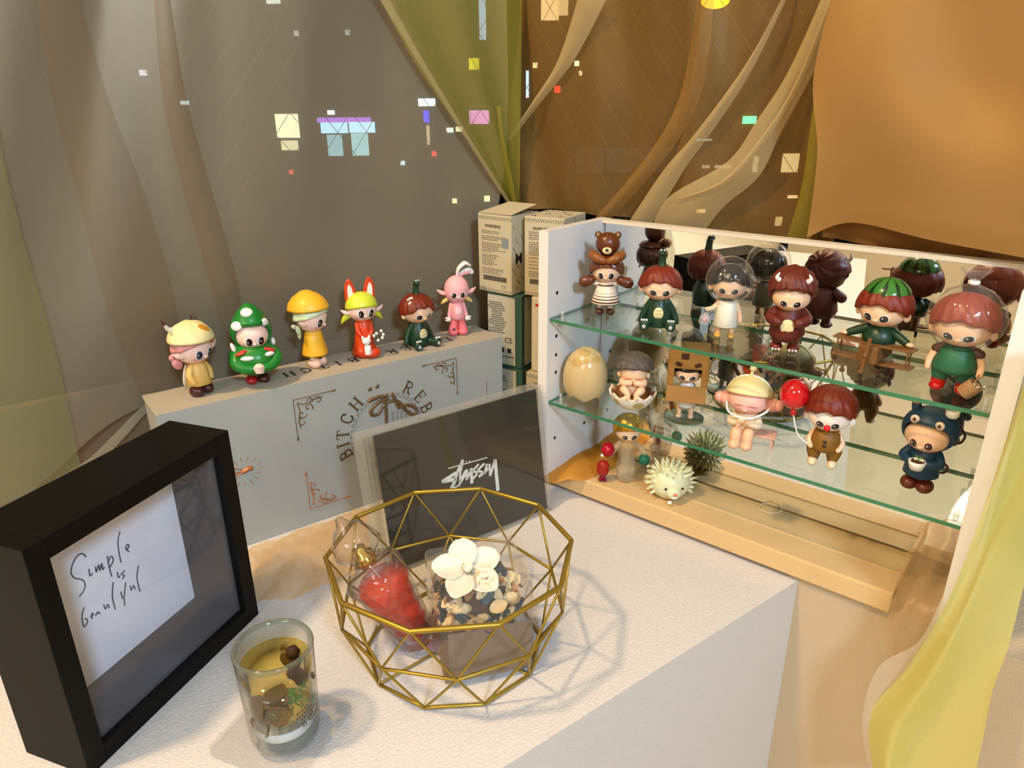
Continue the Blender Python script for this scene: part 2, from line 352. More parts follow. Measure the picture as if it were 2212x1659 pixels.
building('city_building', 1122, 3200, 1000, mat('night_facade_brown', (84, 58, 34), .9, vary=.2, vscale=.4), 'dark brown building outside behind the right window with a pale balcony band', [
 (LW, 1132, 182, 19, 48, (205, 225, 255), 4.9), (LW, 1188, 18, 34, 40, (255, 200, 140), 3.0), (LW, 1216, 14, 20, 30, (255, 200, 140), 2.3), (LW, 1156, 141, 9, 9, (255, 230, 160), 4.9), (LW, 1246, 137, 9, 9, (255, 230, 180), 4.9), (LW, 1254, 158, 6, 8, (255, 210, 160), 3.8), (SG, 1204, 193, 12, 12, (255, 60, 40), 4.2),
 (SG, 1619, 259, 27, 14, (90, 255, 160), 5.7), (LW, 1707, 352, 34, 36, (255, 205, 140), 2.3), (LW, 1632, 355, 10, 30, (230, 200, 160), 1.7), (LW, 1518, 456, 26, 7, (255, 190, 120), 3.0), (LW, 1712, 425, 20, 6, (255, 200, 140), 2.7), (LW, 1682, 478, 14, 18, (235, 190, 130), 1.9), (LW, 1548, 360, 60, 6, (230, 190, 150), 1.3), (LW, 1526, 302, 40, 4, (220, 200, 190), 1.3)])
# balcony rail of that building and the lamp in the street
a, c, d_, e_ = facade(1246, 322, 985), facade(1305, 320, 985), facade(1305, 374, 985), facade(1246, 374, 985)
r_ = bpy.data.objects['city_building.001']
b = MB(); b.poly([a, c, d_, e_], FY*8); b.poly([facade(1310, 320, 985), facade(1470, 316, 985), facade(1470, 368, 985), facade(1310, 373, 985)], FY*8)
b.build('balcony', mat('glowing_balcony_panel', (120, 118, 112), .8, emit=.18), r_, smooth=False, mw=WI)  # panels are no lamps; a faint glow is added to their grey
p = facade(1545, 2, 800); lp = empty('street_lamp', (p.x, p.y, -300), 0, 'orange glowing street lamp far outside behind the right window', 'street lamp')
b = MB(); b.tube([(p.x+10, p.y+6, -300), (p.x+10, p.y+6, p.z+10), (p.x, p.y, p.z+14)], 2.5, n=8, sm=1); b.build('pole', BF, lp, mw=WI)
b = MB(); b.ell(p, (14, 14, 7)); b.build('lamp_head', mat('sodium_glow', (255, 150, 20), kind='emit', emit=9.0), lp, mw=WI)
# ================================================================ curtains
def sheet(name, rows, nu=40, nv=40, fn=None, m=None, parent=None, mw=WI, solid=0.0):
    R1 = [cr(r_, max(1, nu//(len(r_)-1))) for r_ in rows]; cols = list(zip(*R1)); G = [cr(c, max(1, nv//(len(c)-1))) for c in cols]   # G[col][row]
    n1, n2 = len(G), len(G[0])
    if fn: G = [[p+fn(i/(n1-1), j/(n2-1)) for j, p in enumerate(c)] for i, c in enumerate(G)]
    b = MB(); b.grid(G); return b.build(name, m, parent, mw=mw)
SH_L = mat('sheer_beige', (196, 182, 152), kind='sheer', a=.52); SH_G = mat('sheer_olive', (180, 172, 62), kind='sheer', a=.42); SH_B = mat('sheer_bronze', (190, 148, 84), kind='sheer', a=.36)
SH_S = mat('sheer_pale_fold', (238, 216, 160), kind='sheer', a=.40); GOLD = mat('gold_organza', (190, 144, 82), kind='sheer', a=.92, sheen=.04); YG = mat('lime_organza', (234, 226, 132), kind='sheer', a=.74)
ORG = mat('apricot_organza', (236, 200, 150), kind='sheer', a=.32)
cur = empty('sheer_curtain', onl(500, 400, -6.6), 0, 'long beige sheer curtain hung over the left window behind the little dolls', 'curtain')
def fl(i, j): return EX*(0.6*math.sin(i*13+j*1.5)+0.2*math.sin(i*31+3*j)+.05*math.sin(i*70))*(1-.75*j)
rows = [[onl(u, v, o) for u, v, o in r_] for r_ in [
 [(-260, -60, -6.4), (100, -60, -6.9), (430, -60, -6.7), (800, -60, -7.0), (1090, -60, -7.2)],
 [(-260, 300, -6.0), (80, 300, -6.5), (430, 300, -6.7), (800, 300, -6.9), (1090, 300, -7.2)],
 [(-260, 700, -4.6), (60, 690, -5.6), (420, 620, -6.3), (800, 560, -7.0), (1060, 520, -7.2)],
 [(-260, 1130, -1.5), (40, 1085, -3.2), (322, 872, -7.0), (760, 800, -6.9), (1050, 730, -7.2)]]]
rows[3][0] = onl(-260, 1250, 0.5)
sheet('cloth', rows, 64, 48, fl, SH_L, cur)
lo = empty('sheer_curtain', onl(20, 800, -1.8), 0, 'faint olive sheer curtain layer hanging beside the black box frame', 'curtain')
rows2 = [[onl(u, v, o) for u, v, o in r_] for r_ in [[(-260, -60, -3), (-160, -60, -4), (-60, -60, -5)], [(-260, 400, -1.6), (-120, 400, -3.4), (20, 400, -4.4)], [(-260, 760, -.4), (-30, 760, -1.9), (120, 760, -3.4)], [(-260, 1235, 2.2), (15, 1085, -.9), (175, 1010, -2.7)]]]
sheet('cloth', rows2, 24, 30, lambda i, j: EX*.3*math.sin(i*9+j*2), mat('sheer_moss', (176, 178, 120), kind='sheer', a=.34), lo)
# pleats laid over the cloth, its brown shading put into their colour
PL = mat('sheer_shaded_pleat', (150, 112, 66), kind='sheer', a=.13, sheen=.05)
OT = [(-60, [(-260, -6.4), (100, -6.9), (430, -6.7), (1090, -7.2)]), (300, [(-260, -6.0), (80, -6.5), (430, -6.7), (1090, -7.2)]), (700, [(-260, -4.6), (60, -5.6), (420, -6.3), (1090, -7.0)]), (1100, [(-260, -1.5), (40, -2.6), (330, -5.9), (1090, -6.7)])]
def lerp1(t, x):
    if x <= t[0][0]: return t[0][1]
    for a, c in zip(t, t[1:]):
        if x <= c[0]: return a[1]+(c[1]-a[1])*(x-a[0])/(c[0]-a[0])
    return t[-1][1]
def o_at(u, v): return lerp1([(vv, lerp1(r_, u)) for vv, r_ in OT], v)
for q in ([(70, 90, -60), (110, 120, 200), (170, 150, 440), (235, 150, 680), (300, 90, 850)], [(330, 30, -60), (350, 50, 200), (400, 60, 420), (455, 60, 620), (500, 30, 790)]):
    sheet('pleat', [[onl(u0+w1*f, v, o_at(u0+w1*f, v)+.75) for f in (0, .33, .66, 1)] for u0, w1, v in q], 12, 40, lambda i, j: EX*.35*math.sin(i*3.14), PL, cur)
hem = [[onl(u+k*w1, v+k*w1*.8, lerp1([(40, -3.2), (322, -7.0), (1090, -7.2)], u)+.35) for k in (0, .5, 1)] for u, v, w1 in ((30, 1088, 20), (110, 1040, 20), (190, 992, 18), (250, 935, 16), (318, 872, 12), (400, 852, 6))]
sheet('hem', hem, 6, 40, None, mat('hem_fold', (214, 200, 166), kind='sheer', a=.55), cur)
ol = empty('sheer_curtain', onl(1000, 200, -5.6), 0, 'olive yellow sheer curtain narrowing to a gathered point in the window corner', 'curtain')
rows = [[onl(u, v, -6.0) for u, v in r_] for r_ in [[(800, -40), (900, -40), (1010, -40), (1124, -40)], [(905, 150), (975, 150), (1045, 150), (1122, 150)], [(1015, 310), (1050, 310), (1085, 310), (1120, 310)], [(1104, 446), (1108, 447), (1112, 448), (1118, 450)]]]
sheet('cloth', rows, 30, 30, lambda i, j: EX*(.3*math.sin(i*14)), SH_G, ol)
def strip(parent, L_, R_, nm, m, bulge=.3, d=Vector((0, -1, 0)), n=30): sheet(nm, [[a, (a+c)/2+d*bulge, c] for a, c in zip(L_, R_)], 10, n, None, m, parent)
LD = lambda pts, o=-5.7: [onl(u, v, o) for u, v in pts]
strip(ol, LD([(803, -30), (900, 130), (1000, 290), (1098, 442)]), LD([(828, -30), (915, 130), (1010, 290), (1106, 442)]), 'hem', SH_S, .3, EX)
strip(ol, LD([(1072, 230), (1080, 300), (1096, 380), (1110, 445)]), LD([(1084, 230), (1090, 300), (1106, 380), (1117, 445)]), 'pleat', SH_G, .3, EX)
br = empty('sheer_curtain', ony(1400, 300, 4.6), 0, 'bronze sheer curtain swept aside in long slanting folds over the right window', 'curtain')
yb = 4.6
rows = [[ony(u, v, yb) for u, v in r_] for r_ in [[(1118, -60), (1300, -60), (1500, -60), (1700, -60), (1900, -60)], [(1106, 120), (1280, 150), (1480, 150), (1650, 150), (1860, 150)], [(1100, 300), (1250, 300), (1400, 320), (1580, 330), (1820, 330)], [(1116, 450), (1220, 455), (1350, 470), (1550, 500), (1800, 530)]]]
sheet('cloth', rows, 60, 50, lambda i, j: Vector((0, -1, 0))*(.6*math.sin(i*17-j*5)+.25*math.sin(i*41-j*9)), SH_B, br)
RD = lambda pts, y=3.7: [ony(u, v, y) for u, v in pts]
strip(br, RD([(1250, -10), (1205, 130), (1150, 220), (1100, 296)]), RD([(1314, -10), (1240, 130), (1165, 225), (1104, 304)]), 'pleat', SH_S, .4)
strip(br, RD([(1712, -40), (1610, 140), (1500, 290), (1430, 372), (1345, 500)]), RD([(1716, -40), (1625, 150), (1548, 270), (1476, 370), (1396, 505)]), 'pleat', SH_S, .5)
strip(br, RD([(1510, -30), (1490, 110), (1460, 230), (1395, 340), (1286, 470)], 4.0), RD([(1545, -30), (1530, 120), (1500, 240), (1430, 350), (1318, 476)], 4.0), 'pleat', SH_B, .5)
strip(br, RD([(1790, -40), (1705, 150), (1635, 260), (1570, 350), (1440, 430), (1400, 520)], 3.2), RD([(1840, -40), (1765, 140), (1690, 280), (1640, 380), (1560, 450), (1500, 530)], 3.2), 'pleat', SH_S, .7)
strip(br, RD([(1806, -40), (1722, 170), (1648, 290), (1560, 390), (1460, 430)], 2.5), RD([(1818, -40), (1734, 170), (1658, 298), (1568, 396), (1461, 431)], 2.5), 'hem', SH_S, .3)
strip(br, RD([(1768, 150), (1752, 260), (1732, 400), (1700, 512)], 3.0), RD([(1800, 150), (1790, 260), (1770, 400), (1750, 520)], 3.0), 'pleat', SH_G, .5)
# heavy gold drape over the cabinet
gd = empty('gold_drape', ony(1950, 300, 0.6), 0, 'shiny gold organza drape hanging low over the right end of the mirror cabinet', 'curtain')
def gfold(i, j): return Vector((0, -1, 0))*(1.0*math.sin(i*4.2+j*1.2+1)+.3*math.sin(i*9-j*4))*(.35+.65*math.sin(math.pi*min(1, j*1.1)))
rows = [[ony(u, v, y) for u, v, y in r_] for r_ in [
 [(1815, -60, .6), (1950, -60, .2), (2100, -60, -.2), (2330, -60, -.6)],
 [(1764, 165, .4), (1920, 165, -.3), (2090, 165, -.9), (2330, 165, -1.5)],
 [(1772, 330, .3), (1930, 340, -.8), (2100, 350, -2.0), (2330, 360, -2.6)],
 [(1746, 512, .8), (1838, 482, .0), (2020, 522, -1.2), (2330, 580, -2.0)]]]
sheet('cloth', rows, 60, 60, gfold, GOLD, gd)
rows = [[ony(u, v, 1.6) for u, v in r_] for r_ in [[(1780, 440), (1950, 440), (2120, 460), (2330, 480)], [(1776, 512), (1930, 536), (2110, 556), (2330, 584)]]]
sheet('back_layer', rows, 30, 10, lambda i, j: Vector((0, .3*math.sin(i*20), 0)), mat('drape_shaded_layer', (150, 104, 50), kind='sheer', a=.9), gd)  # back layer of the drape, its shade put into a darker brown
# lime organza falling in front of the right panel
lg = empty('lime_drape', ony(2090, 1200, -10.4), 0, 'lime yellow organza drape falling in front of the cabinet and wall', 'curtain')
E1 = [(2250, 700), (2180, 930), (2113, 1133), (2045, 1302), (1958, 1445), (1874, 1556), (1884, 1700)]
E2 = [(2330, 760), (2235, 990), (2165, 1160), (2105, 1320), (2045, 1460), (1985, 1580), (1950, 1700)]
E3 = [(2400, 800), (2300, 1030), (2230, 1200), (2178, 1400), (2145, 1490), (2125, 1590), (2100, 1700)]
rows = [[ony(a[0], a[1], -10.6), ony((a[0]+c[0])/2, (a[1]+c[1])/2, -11.2), ony(c[0], c[1], -10.3), ony(e[0], e[1], -9.8)] for a, c, e in zip(E1, E2, E3)]
sheet('cloth', rows, 36, 60, lambda i, j: Vector((0, -1, 0))*(.5*math.sin(i*9+j*5)), YG, lg)
E0 = [(2035, 1290), (1985, 1385), (1902, 1436), (1868, 1515), (1864, 1590), (1886, 1700)]; E0b = [(2050, 1310), (2010, 1395), (1935, 1490), (1890, 1560), (1890, 1610), (1910, 1700)]
strip(lg, [ony(u, v, -10.0) for u, v in E0], [ony(u, v, -10.0) for u, v in E0b], 'selvedge', mat('white_organza', (236, 226, 204), kind='sheer', a=.45), .2)
# apricot organza scrap on the sill end, hanging down
ap = empty('organza_scarf', ony(2000, 1300, -7.2), 0, 'thin apricot organza scrap with a frayed edge over the end of the wooden sill', 'cloth')
rows = [[onz(1985, 1150, SILL+.5), onz(2040, 1130, SILL+.9), onz(2110, 1150, SILL+.7), onz(2190, 1180, SILL+.5)],
        [onz(1950, 1225, SILL+.35), onz(2010, 1225, SILL+.8), onz(2070, 1240, SILL+.5), onz(2160, 1280, SILL+.4)],
        [ony(1932, 1285, -6.75), ony(1985, 1300, -7.0), ony(2045, 1310, -6.9), ony(2140, 1330, -6.8)],
        [ony(1915, 1345, -6.8), ony(1965, 1400, -7.4), ony(2010, 1420, -7.2), ony(2100, 1440, -7.0)],
        [ony(1925, 1500, -6.7), ony(1940, 1530, -7.1), ony(1975, 1540, -7.1), ony(2060, 1560, -7.0)]]
sheet('cloth', rows, 40, 50, lambda i, j: Vector((.1*math.sin(j*31), -.25*abs(math.sin(i*11+j*5)), .22*math.sin(i*16+j*7))), ORG, ap)
b = MB()
for k in range(46):
    t = k/45; e = [onz(1985, 1150, SILL+.4), onz(1950, 1225, SILL+.3), ony(1932, 1285, -6.75), ony(1912, 1345, -6.75)]; c = cr(e, 15)[int(t*45)]
    b.tube([c, c+Vector((-.25-.3*random.random(), -.1*random.random(), .15*random.uniform(-1, 1)))], .012, n=3, sm=1, ends=False)
b.build('fringe', mat('fringe_thread', (210, 180, 120), .8), ap, mw=WI)
# scrap tucked under the cabinet's left end
sc1 = empty('organza_scrap', onz(1240, 1010, SILL), 0, 'amber organza scrap tucked under the left end of the mirror cabinet', 'cloth')
rows = [[onz(1160, 1030, SILL+.3), onz(1235, 990, SILL+.8), onz(1296, 950, SILL+.3)], [onz(1185, 1045, SILL+.15), onz(1255, 1010, SILL+.9), onz(1330, 965, SILL+.3)], [onz(1205, 1040, SILL+.1), onz(1262, 1035, SILL+.2), onz(1345, 1000, SILL+.1)]]
sheet('cloth', rows, 20, 20, lambda i, j: Vector((0, 0, .12*math.sin(i*14+j*4))), mat('amber_organza', (226, 160, 60), kind='sheer', a=.75), sc1)
sc2 = empty('organza_scrap', (3.5, -30, 0), 0, 'crumpled beige organza lying on the ledge between the grey box and the black frame', 'cloth')
rows = [[onz(535, 1192, .3), onz(650, 1150, .6), onz(790, 1100, .3)], [onz(545, 1235, .4), onz(660, 1205, 1.2), onz(800, 1150, .5)], [onz(550, 1305, .12), onz(660, 1290, .4), onz(800, 1210, .12)]]
sheet('cloth', rows, 30, 30, lambda i, j: Vector((0, 0, .3*abs(math.sin(i*9+j*6))+.12*abs(math.sin(i*23-j*11)))), mat('beige_organza', (238, 200, 146), kind='sheer', a=.4), sc2)
# ================================================================ mirror cabinet
XL, XR, YF, YM, ZT = 14.27, 47.69, -8.775, -0.25, 25.96
cab = empty('mirror_cabinet', (31, -4.5, SILL), 0, 'white open cabinet with a mirror back and two glass shelves standing on the sill', 'cabinet')
WH = mat('white_laminate', (232, 228, 222), 0.35, spec=.5); HOLE = mat('hole_dark', (24, 22, 20), .8)
def holes(b, x, nx):
    for y in (-7.4, -2.4):
        for z in (6.2, 12.9, 14.6, 16.3+.1, 20.4) if y < -5 else (6.0, 9.2, 12.5, 16.8, 21.0):
            b.tube([(x, y, z), (x+nx*.02, y, z)], .17, m=1, n=10, sm=1, ends=False)
b = MB(); b.box(((XL+13.27)/2, (YF+.9)/2, (ZT+SILL)/2), (1.0, .9-YF, ZT-SILL)); holes(b, XL, 1); b.build('side_panel', [WH, HOLE], cab, smooth=False, mw=WI)
b = MB(); b.box((XR+.55, (YF+.9)/2, (ZT+SILL)/2), (1.1, .9-YF, ZT-SILL)); holes(b, XR, -1); b.build('side_panel', [WH, HOLE], cab, smooth=False, mw=WI)
b = MB(); b.box(((XL+XR)/2, .5, (ZT-.25+SILL+.45)/2), (XR-XL, .8, ZT-.25-SILL-.45)); b.build('back_board', WH, cab, smooth=False, mw=WI)
b = MB(); b.box(((XL+XR)/2+.12, YM+.13, (ZT-.35+SILL+.32)/2), (XR-XL-.24, .26, ZT-.35-SILL-.32)); b.build('mirror', mat('mirror_silver', (250, 251, 249), 0.0, metal=1.0, spec=.5), cab, smooth=False, mw=WI)
b = MB(); b.box(((XL+XR)/2, .1, ZT-.15), (XR-XL, 1.0, .32)); b.build('top_rail', mat('rail_cream', (226, 214, 190), .4), cab, smooth=False, mw=WI)
GLS = mat('shelf_glass', (180, 214, 196), 0.015, kind='clear', a=0.008, tint=(246, 252, 249)); GED = mat('glass_green_edge', (60, 122, 86), 0.12, spec=.6)
PLA = mat('clear_plastic', (240, 240, 235), 0.12, kind='clear', a=.22)
for z in (ZA, ZB):
    b = MB(); x0, x1, y0, y1, t = XL+.05, XR-.05, YF+.27, YM-.06, .3
    vs = [(x0, y0, z-t), (x1, y0, z-t), (x1, y1, z-t), (x0, y1, z-t), (x0, y0, z), (x1, y0, z), (x1, y1, z), (x0, y1, z)]
    b.add(vs, [(3, 2, 1, 0), (4, 5, 6, 7)], 0); b.add(vs, [(0, 1, 5, 4), (1, 2, 6, 5), (2, 3, 7, 6), (3, 0, 4, 7)], 1)
    sh = b.build('glass_shelf', [GLS, GED], cab, smooth=False, mw=WI)
    for x, s_ in ((XL, 1), (XR, -1)):
        for y in (-7.2, -2.2):
            b = MB(); b.tube([(x, y, z-t-.32), (x+s_*.95, y, z-t-.32)], .3, n=12, sm=1, ends=False); b.tube([(x+s_*.5, y, z-t-.2), (x+s_*.5, y, z+.32)], .16, n=8, sm=1); b.build('shelf_support', PLA, cab, mw=WI)

# ================================================================ grey card box with gold print
GX = Matrix((EX, EY, Vector((0, 0, 1)))).transposed()
gb = empty('grey_gift_box', BO+EX*-2.6+EY*-16.4, 0, 'long pale blue-grey card box with gold ornaments, dolls standing along its top', 'box')
CARD = mat('grey_card', (172, 172, 162), 0.55, spec=.3, vary=.04, vscale=30); CT = mat('beige_card_top', (176, 166, 146), .6, vary=.05, vscale=30)
def bxp(d, t, z): return BO+EX*d+EY*t+Vector((0, 0, z))
def bxslab(d0, d1, t0, t1, z0, z1, m=0, b=None):
    b = b or MB(); P = [bxp(d, t, z) for d in (d0, d1) for t in (t0, t1) for z in (z0, z1)]
    return b.add(P, [(0, 1, 3, 2), (4, 6, 7, 5), (0, 4, 5, 1), (2, 3, 7, 6), (0, 2, 6, 4), (1, 5, 7, 3)], m)
T0 = -32.75
b = bxslab(-5.17, -.06, T0+.1, -.05, 0, BH-.3); b.build('box_base', CARD, gb, smooth=False, mw=WI)
b = bxslab(-5.17, -.04, T0, 0, BH-.26, BH); b.build('box_top', CT, gb, smooth=False, mw=WI)
b = bxslab(-.05, 0, T0, 0, .1, BH-.02); b.build('front_flap', CARD, gb, smooth=False, mw=WI)
GO = mat('gold_print', (124, 96, 62), .35, metal=.35, spec=.5); GO2 = mat('copper_print', (190, 118, 66), .35, metal=.35); BK = mat('black_print', (34, 30, 28), .6)
def fm(t, z, rot=0.0, d=.02):   # text matrix on the front face; rot turns it in the face
    x = EY*math.cos(rot)+Vector((0, 0, 1))*math.sin(rot); y = Vector((0, 0, 1))*math.cos(rot)-EY*math.sin(rot); return frame_mtx(bxp(d, t, z), x, y, x.cross(y))
def stroke(b, pts, w_, m=0, d=0.0, sm=4):
    b.tube([bxp(d, t, z) for t, z in pts], w_, m=m, n=5, sm=sm)
C0, C1, RR = -13.5, 7.2, 4.5
SERIF = {   # stroke centre lines in a unit box, with half widths
 'I': [([(.5, 0), (.5, 1)], .085), ([(.3, 0), (.7, 0)], .03), ([(.3, 1), (.7, 1)], .03)],
 'H': [([(.15, 0), (.15, 1)], .085), ([(.85, 0), (.85, 1)], .085), ([(.15, .5), (.85, .5)], .03)]+[([(x-.17, y), (x+.17, y)], .03) for x in (.15, .85) for y in (0, 1)],
 'T': [([(.5, 0), (.5, 1)], .085), ([(.05, 1), (.95, 1)], .035), ([(.05, 1), (.05, .78)], .03), ([(.95, 1), (.95, .78)], .03), ([(.32, 0), (.68, 0)], .03)],
 'B': [([(.2, 0), (.2, 1)], .085), ([(.05, 1), (.5, 1), (.74, .88), (.74, .66), (.5, .54), (.2, .53)], .05), ([(.5, .54), (.82, .44), (.84, .15), (.55, 0), (.05, 0)], .055)],
 'C': [([(.85, .72), (.78, .92), (.52, 1), (.22, .85), (.12, .5), (.22, .14), (.52, 0), (.78, .08), (.88, .26)], .06), ([(.86, .98), (.86, .7)], .03)],
 'R': [([(.2, 0), (.2, 1)], .085), ([(.05, 1), (.52, 1), (.78, .86), (.76, .62), (.5, .5), (.2, .5)], .05), ([(.48, .5), (.72, .12), (.95, 0)], .07), ([(.03, 0), (.38, 0)], .03)],
 'E': [([(.2, 0), (.2, 1)], .085), ([(.05, 1), (.82, 1), (.82, .78)], .035), ([(.2, .52), (.62, .52)], .03), ([(.62, .66), (.62, .38)], .025), ([(.05, 0), (.85, 0), (.88, .25)], .035)],
 'L': [([(.2, 0), (.2, 1)], .085), ([(.03, 1), (.38, 1)], .03), ([(.03, 0), (.85, 0), (.88, .25)], .035)]}
def serif(b, ch, size, mtx):
    for pts, hw in SERIF[ch]:
        P = cr([(x*.82, y, 0) for x, y in pts], 4) if len(pts) > 3 else [Vector((x*.82, y, 0)) for x, y in pts]
        for p, q in zip(P, P[1:]):
            d_ = (q-p).normalized(); s_ = Vector((-d_.y, d_.x, 0))*hw; e = d_*hw*.5
            b.poly([(mtx @ ((c-Vector((.41, .5, 0)))*size*S))/S for c in (p-s_-e, p+s_-e, q+s_+e, q-s_+e)], (mtx.to_3x3() @ Vector((0, 0, .015))))
b = MB()
for word in ((('B', 196), ('I', 183), ('T', 170), ('C', 150), ('H', 130)), (('R', 56), ('E', 34), ('B', 15), ('E', -4), ('L', -20))):
    b = MB()
    for ch, an in word: r_ = R(an); serif(b, ch, 1.15, fm(C0+RR*math.cos(r_), C1+RR*math.sin(r_), r_-math.pi/2))
    b.build('lettering', GO, gb, smooth=False, mw=WI)
b = MB()
for k in range(120):
    a = 2*math.pi*k/120
    if k % 3: stroke(b, [(C0+3.62*math.cos(a), C1+3.62*math.sin(a)), (C0+(3.72 if k % 6 else 3.95)*math.cos(a+.01), C1+(3.72 if k % 6 else 3.95)*math.sin(a+.01))], .045, sm=1)
stroke(b, [(C0+3.45*math.cos(a), C1+3.45*math.sin(a)) for a in [2*math.pi*k/40 for k in range(41)]], .022, sm=1)
for (t, z) in ((-14.9, 11.72), (-14.15, 11.82)):
    b.poly([bxp(0, t+(.32 if i % 2 == 0 else .13)*math.sin(math.pi*i/5), z+(.32 if i % 2 == 0 else .13)*math.cos(math.pi*i/5)) for i in range(10)], EX*.02)
def z8(x, y): u, v = 700+x/4.096, 800+y/4.096; P = onp(u, v, BO, EX)-BO; return (P.dot(EY), P.z)
for pts, w_ in (([(560, 245), (470, 290), (415, 350), (425, 395), (480, 385), (520, 320), (590, 270), (660, 280), (720, 350), (780, 390), (820, 365), (790, 320), (720, 305), (660, 330)], .19), ([(395, 270), (450, 245), (520, 235), (545, 330), (550, 460)], .19), ([(600, 210), (625, 260), (660, 330)], .2), ([(470, 235), (560, 225)], .1)):
    stroke(b, [z8(*p) for p in pts], w_)
for k in range(5):
    for j in range(6):
        t, z = z8(600+k*38, 370+j*15-k*3); stroke(b, [(t, z), (t+.25, z)], .03, sm=1)
b.build('emblem', GO, gb, mw=WI)
def corner(t, z, st, sz, m):
    b = MB(); stroke(b, [(t, z), (t+st*3.7, z+sz*-.0)], .04, sm=1); stroke(b, [(t, z), (t, z-sz*3.7)], .04, sm=1)
    for q in ((3.5, 0), (0, 3.5)): stroke(b, [(t+st*q[0], z-sz*q[1]), (t+st*(q[0]+(.3 if q[0] else 0)), z-sz*(q[1]+(.3 if q[1] else 0)))], .09, sm=1)
    def sp(cx, cz, r_, a0, turns, w_=.06): stroke(b, [(t+st*(cx+r_*(1-k/22)*math.cos(a0+turns*k/16)), z-sz*(cz+r_*(1-k/22)*math.sin(a0+turns*k/16))) for k in range(17)], w_, sm=1)
    sp(2.15, .55, .45, 3.3, 5); sp(1.25, 1.0, .42, .6, -5.2); sp(.62, 1.5, .42, .2, 5.2); sp(.6, 2.25, .42, -1.5, -5); sp(1.5, .45, .35, 3.5, 4)
    stroke(b, [(t+st*.35, z-sz*.35), (t+st*.8, z-sz*.6), (t+st*1.6, z-sz*.45), (t+st*2.6, z-sz*.3)], .05); stroke(b, [(t+st*.3, z-sz*.4), (t+st*.45, z-sz*1.1), (t+st*.3, z-sz*1.9), (t+st*.35, z-sz*2.7)], .05)
    b.build('corner_ornament', m, gb, mw=WI)
corner(-22.05, 12.45, 1, 1, GO); corner(-5.55, 12.75, -1, 1, GO); corner(-21.75, 1.55, 1, -1, GO2); corner(-5.4, 1.4, -1, -1, GO)
b = MB(); stroke(b, [(-27.0, 7.15), (-26.6, 7.3), (-26.35, 7.25)], .22)
for a in range(0, 360, 24): stroke(b, [(-26.9+1.1*math.cos(R(a)), 7.1+1.0*math.sin(R(a))), (-26.9+1.45*math.cos(R(a)), 7.1+1.35*math.sin(R(a)))], .03, sm=1)
for s_ in (1, -1): stroke(b, [(-26.5, 7.2), (-27.3, 7.5*1+.25*s_-.3), (-28.2, 7.2+.7*s_), (-28.3, 7.2+.25*s_), (-27.2, 7.15)], .05)
b.build('insect_print', GO2, gb, mw=WI)
b = MB()
for ch, t in (('H', -21.26), ('C', -19.7), ('T', -18.15), ('I', -16.65), ('B', -15.15), ('R', -11.12), ('E', -9.6), ('B', -8.1), ('E', -6.5), ('L', -5.0)):
    serif(b, ch, 1.15, frame_mtx(bxp(-2.6, t, BH+.002), -EY, EX, Vector((0, 0, 1))))
b.build('top_lettering', BK, gb, smooth=False, mw=WI)
b = MB(); stroke(b, [(-2.0, 6.0), (-2.0, 9.5)], .03, sm=1); b.build('side_print', GO, gb, mw=WI)

